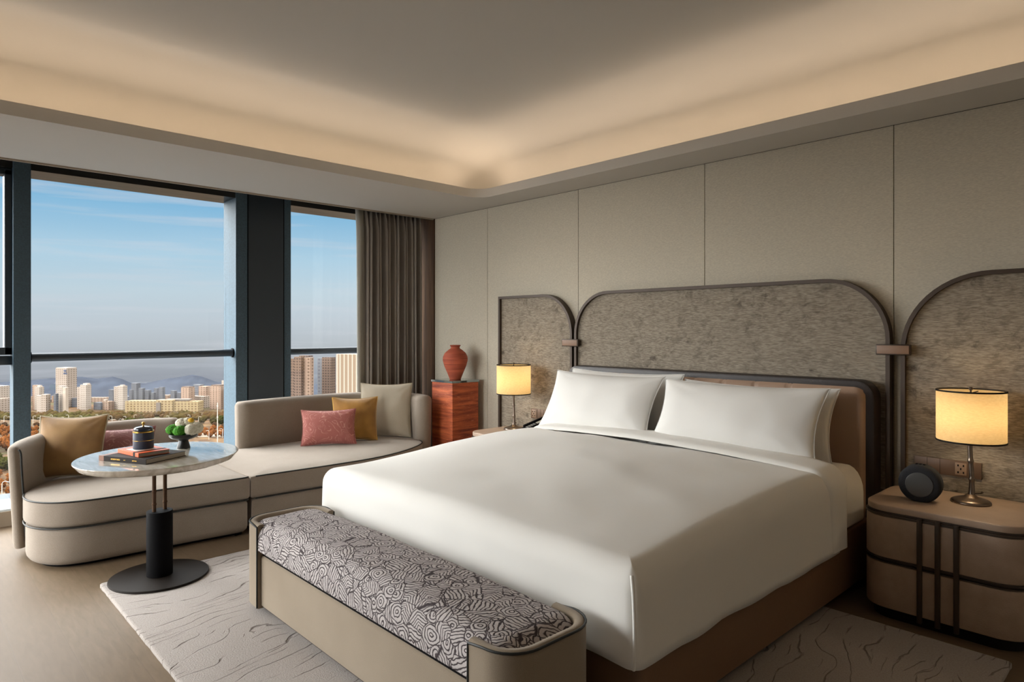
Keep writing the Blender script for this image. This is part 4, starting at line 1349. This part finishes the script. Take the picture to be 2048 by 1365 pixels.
# navy canister on the orange book
cn = thing('canister', 'navy woven lidded jar with gold bands standing on the orange book', 'jar', (-4.02, 1.003, TZ + 0.0277 + 0.0219))
obj('body', lathe([(0.0, 0), (0.049, 0.0), (0.051, 0.003), (0.051, 0.092), (0.049, 0.095), (0.0, 0.095)], 40), M['navy'], cn, world=False, smooth=50)
obj('gold_band', lathe_ring(0.0505, 0.0522, 0.045, 0.0475, 40), M['gold'], cn, world=False)
obj('gold_band', lathe_ring(0.0495, 0.0525, 0.090, 0.096, 40), M['gold'], cn, world=False)
ld = obj('lid', lathe([(0.0, 0.0955), (0.045, 0.0955), (0.047, 0.103), (0.046, 0.112), (0.040, 0.117), (0.022, 0.121), (0.008, 0.124), (0.0, 0.125)], 40), M['navy_lid'], cn, world=False, smooth=50)
obj('knob', lathe([(0.0, 0.1245), (0.005, 0.1245), (0.004, 0.130), (0.008, 0.134), (0.009, 0.139), (0.005, 0.144), (0.0, 0.145)], 16), M['gold'], ld, world=False, smooth=60)

# flower bowl
FX, FY = -4.174, 1.255
bw = thing('footed_bowl', 'black footed bowl holding moss and white flowers on the round table', 'bowl', (FX, FY, TZ))
obj('bowl', lathe([(0.0, 0.0), (0.036, 0.0), (0.037, 0.004), (0.030, 0.03), (0.026, 0.045), (0.032, 0.050), (0.065, 0.060), (0.078, 0.072), (0.080, 0.086), (0.076, 0.086), (0.070, 0.072), (0.0, 0.062)], 40), M['bowl'], bw, world=False, smooth=50)


def blossom(name, label, m, loc, r, sc=(1, 1, 1), seed=0, rot=0, cat='flower', grp=None, fuzz=0.12, spikes=False):
    b = bmesh.new(); bmesh.ops.create_icosphere(b, subdivisions=5 if not spikes else 4, radius=r)
    for v in b.verts:
        d = v.co.normalized()
        k = 1 + fuzz * noise.noise(d * 9 + Vector((seed, 0, 0))) + fuzz * 0.8 * noise.noise(d * 22 + Vector((0, seed, 0)))
        v.co = Vector((d.x * sc[0], d.y * sc[1], d.z * sc[2])) * r * k
    if spikes:
        rnd = random.Random(seed)
        for _ in range(420):
            d = Vector((rnd.gauss(0, 1), rnd.gauss(0, 1), rnd.gauss(0, 1))).normalized()
            if d.z < -0.6: continue
            p0 = Vector((d.x * sc[0], d.y * sc[1], d.z * sc[2])) * r * 0.9; p1 = p0 + d * r * rnd.uniform(0.16, 0.3)
            s_ = d.cross(Vector((0.3, 0.2, 1))).normalized() * 0.0009; t_ = d.cross(s_).normalized() * 0.0009
            q = [b.verts.new(p0 + s_), b.verts.new(p0 - s_ * 0.5 + t_), b.verts.new(p0 - s_ * 0.5 - t_), b.verts.new(p1)]
            b.faces.new((q[0], q[1], q[3])); b.faces.new((q[1], q[2], q[3])); b.faces.new((q[2], q[0], q[3]))
    o = obj(name, b, m, None, world=False, smooth=180)
    o.location = loc; o.rotation_euler = (0, 0, rot)
    tag(o, label, cat, grp)
    return o


vd = Vector((0.6849, 0.7286, 0))      # to the right of the picture
vf = Vector((-0.93, 0.35, 0))         # away
FC = Vector((FX, FY, TZ + 0.10))
GG = 'flowers and moss in the black bowl'
blossom('moss_ball', 'green moss ball at the left of the black bowl, behind the other green one', M['moss'], FC - vd * 0.060 + vf * 0.012 + Vector((0, 0, 0.006)), 0.037, (1.1, 1.1, 0.85), 1, cat='moss', grp=GG, spikes=True)
blossom('moss_ball', 'green moss ball at the front of the black bowl beside the white blossoms', M['moss'], FC - vd * 0.014 - vf * 0.038 + Vector((0, 0, 0.004)), 0.036, (1.1, 1.1, 0.88), 2, cat='moss', grp=GG, spikes=True)
blossom('white_blossom', 'white blossom at the top left of the black bowl, above the moss', M['petal'], FC - vd * 0.008 + vf * 0.022 + Vector((0, 0, 0.044)), 0.034, (1.15, 1.1, 0.85), 3, grp=GG)
blossom('white_blossom', 'topmost white blossom next to the yellow centre', M['petal'], FC + vd * 0.026 + vf * 0.028 + Vector((0, 0, 0.05)), 0.032, (1.1, 1.1, 0.85), 4, grp=GG)
blossom('white_blossom', 'large white blossom at the front right of the black bowl', M['petal'], FC + vd * 0.048 - vf * 0.03 + Vector((0, 0, 0.012)), 0.036, (1.05, 1.05, 0.92), 5, grp=GG)
blossom('white_blossom', 'white blossom at the far right edge of the black bowl', M['petal'], FC + vd * 0.080 + vf * 0.008 + Vector((0, 0, 0.018)), 0.034, (0.95, 1, 1), 6, grp=GG)
blossom('yellow_blossom', 'small yellow bloom on top of the white blossoms', M['yellow'], FC + vd * 0.045 - vf * 0.0 + Vector((0, 0, 0.064)), 0.014, (1.1, 1.1, 0.9), 7, grp=GG)

# ================================================================== OUTSIDE
FW = Vector((-math.sin(YAW), math.cos(YAW), 0)); RT = Vector((math.cos(YAW), math.sin(YAW), 0))
GZ = -120.0


def at(px, t, z=GZ):
    p = (FW + RT * ((px - 1024) / 1318)) * t
    return Vector((p.x, p.y, z))


def depth_for(y, z=GZ): return (1.4 - z) * 1318 / (y - 660)
def z_at(y, t): return 1.4 - t * (y - 660) / 1318


# ground: meadow plain, edges far outside the view
ca, sa = math.cos(YAW), math.sin(YAW)
m = mat('autumn_meadow', '#503e2c', 0.95, spec=0.05); M['ground'] = m; n = NT(m)
g1_ = n.noise(n.map(n.tc, (1, 1, 1)), 0.012, 5); g2_ = n.noise(n.tc, 0.08, 4)
c1 = n.mix(n.mr(g1_, 0.44, 0.54), '#54402a', '#3a3a26')
n.color(n.mix(n.mr(g2_, 0.42, 0.56, 0, 0.85), c1, '#36261a'))
b = bmesh.new()
q = [b.verts.new(at(px, t)) for px, t in ((-6500, 260), (3600, 260), (3600, 1180), (-6500, 1180))]
b.faces.new(q)
q2 = [b.verts.new(v.co - Vector((0, 0, 4))) for v in q]
b.faces.new(list(reversed(q2)))
for i in range(4): b.faces.new((q[i], q[(i + 1) % 4], q2[(i + 1) % 4], q2[i]))
struct('floor.001', b, M['ground'])
M['road'] = mat('pale_road', '#726454', 0.9)


def strip(name, p0, p1, w, m, h=0.4):
    d = (p1 - p0).normalized(); s_ = Vector((-d.y, d.x, 0)) * w / 2
    b = bmesh.new()
    A = [b.verts.new(p + k) for k in (Vector((0, 0, 0.02)), Vector((0, 0, h))) for p in (p0 + s_, p0 - s_, p1 - s_, p1 + s_)]
    for f in ((3, 2, 1, 0), (4, 5, 6, 7), (0, 1, 5, 4), (1, 2, 6, 5), (2, 3, 7, 6), (3, 0, 4, 7)): b.faces.new([A[i] for i in f])
    o = struct(name, b, m); return o


strip('floor.002', at(330, depth_for(872)), at(1100, depth_for(862)), 30, M['road'])
strip('floor.003', at(-400, depth_for(890)), at(140, depth_for(884)), 12, M['road'])
strip('floor.004', at(-400, depth_for(842)), at(700, depth_for(838)), 9, M['road'])
strip('floor.005', at(-300, depth_for(1012)), at(100, depth_for(985)), 10, M['road'])

# hills
ridge = [(-900, 764), (-500, 752), (-200, 760), (0, 765), (60, 761), (100, 757), (145, 755), (165, 754), (195, 758), (225, 754), (245, 759), (265, 767), (290, 767), (315, 762), (340, 757), (365, 754), (385, 750), (405, 754), (430, 763), (460, 768), (560, 766), (700, 770), (900, 772)]
b = bmesh.new(); front, top_, rear = [], [], []
t0, t1, t2 = 1125, 1260, 1400
rows = []
for i in range(len(ridge) - 1):
    (a, ya), (c, yc) = ridge[i], ridge[i + 1]
    nn_ = max(2, int((c - a) / 8))
    for k in range(nn_):
        f = k / nn_; px = a + (c - a) * f; y = ya + (yc - ya) * f + 0.8 * noise.noise(Vector((px * 0.15, 0, 0)))
        zt2 = z_at(y, t1); col2 = []
        for j in range(9):
            g_ = j / 8
            z = GZ - 5 + (zt2 - GZ + 5) * math.sin(g_ * PI / 2) ** 0.8 + (0 if j in (0, 8) else 3.0 * noise.noise(Vector((px * 0.1, j * 0.8, 1))))
            tt = t0 + (t1 - t0) * g_
            col2.append(at(px * 1.0 + (px - 1024) * 0.0, tt, z))
        col2.append(at(px, t2, GZ - 8))
        rows.append(col2)
rings(rows, False, False, False, b)
M['hill'] = mat('slate_hill', '#343840', 1.0, spec=0.0, var=('#2e3138', 0.03, 4))  # blue-grey of distance haze is put into the hill colour
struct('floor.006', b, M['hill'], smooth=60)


def facade(name, wall, win, wx=3.2, hz_=3.0, fx=0.55, fz=0.5, gl=0.95):
    m = mat(name, wall, 0.8, spec=0.1); n = NT(m)
    sx, sy, sz = n.sep(n.tc)
    h = n.m('ADD', sx, sy)
    a = n.m('LESS_THAN', n.m('FRACT', n.m('DIVIDE', h, wx)), fx); c = n.m('LESS_THAN', n.m('FRACT', n.m('DIVIDE', sz, hz_)), fz)
    n.color(n.mix(n.m('MULTIPLY', n.m('MULTIPLY', a, c), gl), wall, win))
    return m


M['f_cream'] = facade('cream_facade', '#80746a', '#5c5044', 4.2, 3.2)
M['f_pale'] = facade('pale_facade', '#847a70', '#62564c', 3.6, 3.0, 0.45, 0.45)
M['f_pink'] = facade('pinkish_facade', '#7a6658', '#544438', 5.5, 3.0, 0.35, 0.6)
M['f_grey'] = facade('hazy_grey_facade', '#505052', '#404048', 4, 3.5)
M['f_bronze'] = facade('bronze_facade', '#58483e', '#382e28', 3.0, 2.6, 0.6, 0.55)
M['f_grid'] = facade('white_grid_facade', '#6c5c4c', '#908476', 4.0, 3.6, 0.25, 1.1, 1.0)
M['f_low'] = facade('yellow_low_facade', '#807054', '#584430', 5.0, 3.6, 0.5, 0.5)
M['f_plain'] = mat('plain_cream', '#887a6c', 0.8)
M['roof'] = mat('roof_grey', '#5a5048', 0.9)
M['sign'] = mat('sign_blue', '#28324c', 0.6)


def building(label, parts, t, cat='building', rz=-0.35, group=None, name='apartment_tower'):
    """parts: (name, px0, px1, ytop, ybase or None, material, depth, dt)"""
    cx = (parts[0][1] + parts[0][2]) / 2
    base = at(cx, t)
    o = thing(name, label, cat, base, YAW + rz, group)
    for nm, p0, p1, yt, yb, m, dep, dt in parts:
        tt = t + dt
        x0 = (p0 - 1024) / 1318 * tt - (cx - 1024) / 1318 * t; x1 = (p1 - 1024) / 1318 * tt - (cx - 1024) / 1318 * t
        z1 = z_at(yt, tt) - GZ; z0 = 0 if yb is None else z_at(yb, tt) - GZ
        dep = min(dep, max(4, 0.62 * (x1 - x0)))
        if rz and (x1 - x0) < 40:
            k_ = 0.92; x0, x1 = x0 * k_ - dep * 0.12, x1 * k_ - dep * 0.12
        b = box(x0, x1, dt, dt + dep, z0, z1)
        obj(nm, b, m, o, world=False, smooth=None)
    return o


bt_ = 'apartment towers on the skyline'
building('pale tower block cut by the left picture edge, at left of the near mullion', [('wall', -30, 5, 773, None, M['f_pale'], 20, 0), ('wall', -30, 18, 798, None, M['f_cream'], 20, -12)], 978, group=bt_)
building('narrow pale tower just left of the near mullion', [('wall', 16, 34, 774, None, M['f_pale'], 18, 0), ('wall', 20, 30, 771, 775, M['f_cream'], 10, 2)], 1010, group=bt_)
building('cream tower pair just right of the near mullion', [('wall', 63, 76, 771, None, M['f_pink'], 16, 0), ('wall', 75, 90, 774, None, M['f_pale'], 16, -4), ('roof_box', 78, 86, 771, 774, M['f_plain'], 6, 0)], 1000, group=bt_)
building('low cream block in front of the cream tower pair', [('wall', 71, 90, 792, None, M['f_pale'], 14, 0), ('wall', 88, 103, 789, None, M['f_cream'], 14, -3)], 950, group=bt_)
tw_ = building('tallest cream office tower on the left skyline with a blue sign near its top', [('wall', 107, 141, 737, None, M['f_cream'], 24, 0), ('parapet', 108, 140, 736, 737.4, M['f_plain'], 20, 1)], 1032, name='office_tower')
# sign: stroke emblem + blue lettering block
sg = bmesh.new()
W_ = 1030 / 1318
for a in ((5, 9.5, 2.0, 3.2), (6, 12, 3.6, 4.6), (9, 13, 1.0, 2.0), (10, 12, 5.2, 6.0)):
    box(a[0] * W_, a[1] * W_, -0.6, -0.1, z_at(738, 1030) - GZ - (a[3] + 1) * 0.8, z_at(738, 1030) - GZ - (a[2] + 0.5) * 0.8, bm=sg)
for k in range(5):
    x = (5 + k * 2.1) * W_
    box(x, x + 1.2 * W_, -0.6, -0.1, z_at(749, 1030) - GZ, z_at(746, 1030) - GZ, bm=sg)
obj('rooftop_sign', sg, M['sign'], tw_, world=False, smooth=None)
building('cream slab block standing in front of the tallest tower', [('wall', 112, 128, 773, None, M['f_pale'], 14, 0), ('blank_wall', 128, 138, 775, None, M['f_plain'], 14, 0), ('shaded_wall', 110.5, 117, 788, None, M['f_grey'], 10, -8)], 951, group=bt_)
building('low dark grey block between the tallest tower and the stepped cream one', [('wall', 142, 154, 797, None, M['f_grey'], 16, 0)], 1032, group=bt_)
building('stepped cream tower right of the tallest tower', [('wall', 152, 168, 775, None, M['f_cream'], 16, 0), ('wall', 166, 184, 770, None, M['f_pale'], 16, -4), ('roof_box', 170, 182, 767, 770, M['f_plain'], 8, 0)], 1005, group=bt_)
building('row of low grey buildings between two cream towers', [('wall', 185, 206, 806, None, M['f_grey'], 14, 0), ('wall', 206, 226, 803, None, M['f_pink'], 14, 3), ('wall', 209, 216, 799, 803, M['f_plain'], 8, 4)], 1000, name='low_building')
building('hazy grey tower behind the middle cream tower', [('wall', 216, 228, 780, None, M['f_grey'], 16, 0)], 1062, group=bt_)
building('middle cream tower block with flat stepped top', [('wall', 226, 241, 774, None, M['f_cream'], 16, 0), ('wall', 240, 256, 772, None, M['f_pale'], 16, -3), ('roof_box', 244, 252, 770, 772, M['f_plain'], 8, 0)], 1005, group=bt_)
for k, (a, c, y, t9) in enumerate(((257, 265, 780, 1060), (261, 276, 767, 1082), (276.5, 287, 777, 1060), (288, 299, 781, 1060), (300, 309, 786, 1060), (307, 316, 777, 1082), (316.5, 327, 775, 1060), (340, 351, 782, 1060), (352, 362, 786, 1060))):
    building('hazy grey-blue tower in the distant row before the hills', [('wall', a, c, y, None, M['f_grey'], 16, 0)], t9, group='distant hazy grey towers')
building('long low yellow building with rows of windows along the park', [('wall', 250, 312, 803, None, M['f_low'], 18, 0), ('wall', 312, 345, 801, None, M['f_low'], 18, -2), ('wall', 345, 396, 804, None, M['f_low'], 18, 0), ('roof', 312, 320, 806, None, M['roof'], 2, -4), ('roof_box', 330, 378, 799, 802, M['roof'], 10, 6)], 972, rz=0.0, name='low_building')
building('brown-topped apartment tower at the left of the right-hand cluster', [('wall', 360, 383, 776, None, M['f_pink'], 18, 0), ('roof', 361, 382, 774, 776, M['f_bronze'], 14, 1)], 1005, group=bt_)
building('pale apartment slab between the two brown-topped towers', [('wall', 382, 400, 770, None, M['f_grey'], 16, 6), ('wall', 398, 418, 773, None, M['f_pink'], 16, 4), ('wall', 380, 420, 793, None, M['f_cream'], 14, -6)], 1032, group=bt_)
building('tall apartment tower at the right of the cluster', [('wall', 417, 446.5, 773, None, M['f_pink'], 18, 0), ('roof', 420, 444, 770.5, 773, M['f_bronze'], 12, 1)], 1005, group=bt_)
building('brown slab beside the column, right end of the cluster', [('wall', 447.5, 470, 777, None, M['f_bronze'], 18, 0)], 1005, group=bt_)
building('pale tower rising behind the right-hand cluster beside the column', [('wall', 441, 466, 762, None, M['f_pale'], 18, 0), ('roof_box', 447, 458, 760, 762, M['f_plain'], 8, 0)], 1062, group=bt_)
building('big brown apartment tower seen through the right window, nearest the column', [('wall', 575, 596, 718, None, M['f_bronze'], 20, 0), ('wall', 596, 614, 714, None, M['f_bronze'], 20, -5), ('wall', 614, 633, 715, None, M['f_pink'], 20, -1), ('roof_box', 604, 628, 711.5, 714, M['f_bronze'], 10, 0)], 620)
building('second big brown apartment tower through the right window', [('wall', 634, 652, 717, None, M['f_grey'], 20, 0), ('wall', 650, 674, 715, None, M['f_bronze'], 20, -4)], 650)
building('white grid-fronted tower through the right window, beside the curtain', [('wall', 672, 684, 709, None, M['f_plain'], 20, 0), ('wall', 682, 740, 709, None, M['f_grid'], 26, -2)], 560, name='office_tower')

# low hazy blocks filling the far edge of the city
rnb = random.Random(5); pxb = -60
while pxb < 470:
    wb = rnb.uniform(16, 34)
    if pxb + wb < 470:
        building('low hazy block in the far row at the foot of the hills', [('wall', pxb, pxb + wb, rnb.uniform(791, 800), None, rnb.choice((M['f_grey'], M['f_grey'], M['f_pink'])), 10, 0)], 1104, rz=0.0, group='low hazy blocks before the hills', name='low_building')
    pxb += wb + rnb.uniform(1, 5)

# trees
def leaf_mat(name, a, c): return mat(name, a, 1.0, spec=0.0, var=(c, 0.9, 4))


M['t_rust'] = leaf_mat('rust_foliage', '#6a3e1c', '#4a2a12')
M['t_olive'] = leaf_mat('olive_foliage', '#363018', '#242010')
M['t_brown'] = leaf_mat('brown_foliage', '#402e20', '#2c1e14')
M['t_green'] = leaf_mat('green_foliage', '#343414', '#1c1e0a')
M['trunk'] = mat('trunk', '#3c3228', 0.9)


def crown_bm(seed, h=9, w=4):
    b = bmesh.new(); bmesh.ops.create_icosphere(b, subdivisions=4, radius=1)
    for v in b.verts:
        d = v.co.normalized(); k = 1 + 0.4 * noise.noise(d * 2.3 + Vector((seed, 2, 0))) + 0.45 * noise.noise(d * 5 + Vector((0, seed, 0))) + 0.45 * noise.noise(d * 13 + Vector((0, seed, 3)))
        v.co = Vector((d.x * w * k, d.y * w * k, h * 0.6 + d.z * h * 0.45 * k))
    return b


def make_tree(seed, m, label, grp, h=9, w=4):
    o = obj('tree', crown_bm(seed, h, w), m, None, world=False, smooth=180)
    tag(o, label, 'tree', grp)
    obj('trunk', tube([(0, 0, 0), (0, 0, h * 0.5)], [0.35, 0.2], 6), M['trunk'], o, world=False)
    return o


protos = [make_tree(1, M['t_rust'], 'rust-orange tree in the autumn parkland below the windows', 'rust-orange parkland trees', 10, 4.2),
          make_tree(2, M['t_olive'], 'olive-green tree in the parkland below the windows', 'olive-green parkland trees', 8, 4.5),
          make_tree(3, M['t_brown'], 'bare brown tree in the parkland below the windows', 'bare brown parkland trees', 8, 4.2),
          make_tree(4, M['t_green'], 'dark green tree in the parkland below the windows', 'dark green parkland trees', 9, 5.5)]
used = [False] * 4
rnd = random.Random(11)


spots = [(95, 850), (105, 846), (122, 851), (137, 846), (150, 852), (164, 848), (178, 850), (196, 845), (213, 853), (224, 848), (238, 855), (252, 849), (268, 846), (284, 857), (296, 860), (312, 852), (326, 864), (338, 848), (352, 858), (380, 846), (397, 850), (418, 880), (436, 880), (445, 876), (8, 848), (20, 850), (66, 848), (80, 852), (4, 1004)]
taken = [(at(px, depth_for(y)).x, at(px, depth_for(y)).y, 4.5) for px, y in spots]


def put_tree(k, px, y, s=1.0):
    p = at(px, depth_for(y))
    if len(taken) > 285: return
    rad = (4.2, 4.5, 4.2, 5.5)[k] * s * 1.12
    if any((p.x - a) ** 2 + (p.y - c) ** 2 < (rad + q) ** 2 for a, c, q in taken): return
    taken.append((p.x, p.y, rad))
    if not used[k]: o = protos[k]; used[k] = True; ch = None
    else:
        o = protos[k].copy(); C.objects.link(o)
        for c_ in protos[k].children:
            d_ = c_.copy(); C.objects.link(d_); d_.parent = o
    o.location = p; f = s * rnd.uniform(0.8, 1.25)
    o.scale = (f, f, f * rnd.uniform(0.85, 1.15)); o.rotation_euler = (0, 0, rnd.uniform(0, 6.28))


for k in range(26): put_tree(0, rnd.uniform(-20, 160), rnd.uniform(893, 905), 1.0)
for k in range(30): put_tree(0, rnd.uniform(-40, 70), rnd.uniform(955, 1000), 0.9)
for k in range(16): put_tree(3, rnd.uniform(-30, 50), rnd.uniform(925, 945), 0.9)
for k in range(14): put_tree(3, rnd.choice([180, 250, 300, 455]) + rnd.uniform(-14, 14), rnd.uniform(846, 856), 1.0)
for k in range(40): put_tree(1, rnd.uniform(-15, 475), rnd.uniform(846, 853), 0.7)
for k in range(40): put_tree(2, rnd.uniform(-15, 475), rnd.uniform(850, 860), 0.6)
for k in range(420):   # long belt of rust trees in the middle distance
    put_tree(0, rnd.uniform(-15, 475), rnd.uniform(861, 876), 0.55)
# dense far woodland belt: uncountable
b = bmesh.new()
for k in range(900):
    px = rnd.uniform(-700, 800); y = rnd.uniform(831, 841); t_ = depth_for(y)
    p = at(px, t_); w_ = rnd.uniform(3.5, 6); hh = rnd.uniform(5, 9)
    r_ = bmesh.ops.create_icosphere(b, subdivisions=1, radius=1)
    for v in r_['verts']: v.co = Vector((p.x + v.co.x * w_, p.y + v.co.y * w_, p.z + hh * 0.4 + v.co.z * hh * 0.6 * rnd.uniform(0.7, 1.15)))
M['belt'] = mat('woodland', '#382818', 1.0, spec=0.0, var=('#343018', 0.02, 3))
tag(obj('woodland', b, M['belt'], None, smooth=180), 'dense belt of brown and olive woodland in front of the skyline', 'woodland', kind='stuff')

# street lamps
M['pole'] = mat('white_pole', '#9c968c', 0.5)


def street_lamp(tall=9.0):
    t = thing('street_lamp', 'white curved-arm street lamp in the parkland below the windows', 'street lamp', (0, 0, 0), 0, 'white street lamps along the park roads')
    obj('pole', tube([(0, 0, 0), (0, 0, tall)], [0.3, 0.22], 6), M['pole'], t, world=False)
    obj('arm', tube(spline([(0, 0, tall), (0.5, 0, tall + 0.9), (1.5, 0, tall + 1.2), (2.6, 0, tall + 0.9)], 4), 0.16, 6), M['pole'], t, world=False)
    obj('lamp_head', box(2.3, 3.3, -0.25, 0.25, tall + 0.7, tall + 0.95), M['pole'], t, world=False)
    return t


sl0 = street_lamp()
for i, (px, y) in enumerate(spots):
    o = sl0 if i == 0 else dup(sl0, (0, 0, 0))
    o.location = at(px, depth_for(y)); o.rotation_euler = (0, 0, YAW + (PI if i % 2 else 0.2))
    if y > 900:
        o.scale = (1.4, 1.4, 1.4)
mast = thing('light_mast', 'tall thin white mast rising above the parkland left of the column', 'mast', at(435, depth_for(885)))
obj('pole', tube([(0, 0, 0), (0, 0, z_at(806, depth_for(885)) - GZ)], [0.55, 0.4], 8), M['pole'], mast, world=False)
bb = bmesh.new(); hm = z_at(806, depth_for(885)) - GZ
for z in (hm * 0.62, hm * 0.9): box(-1.2, 1.2, -0.4, 0.4, z, z + 1.2, bm=bb)
obj('floodlight', bb, M['pole'], mast, world=False)
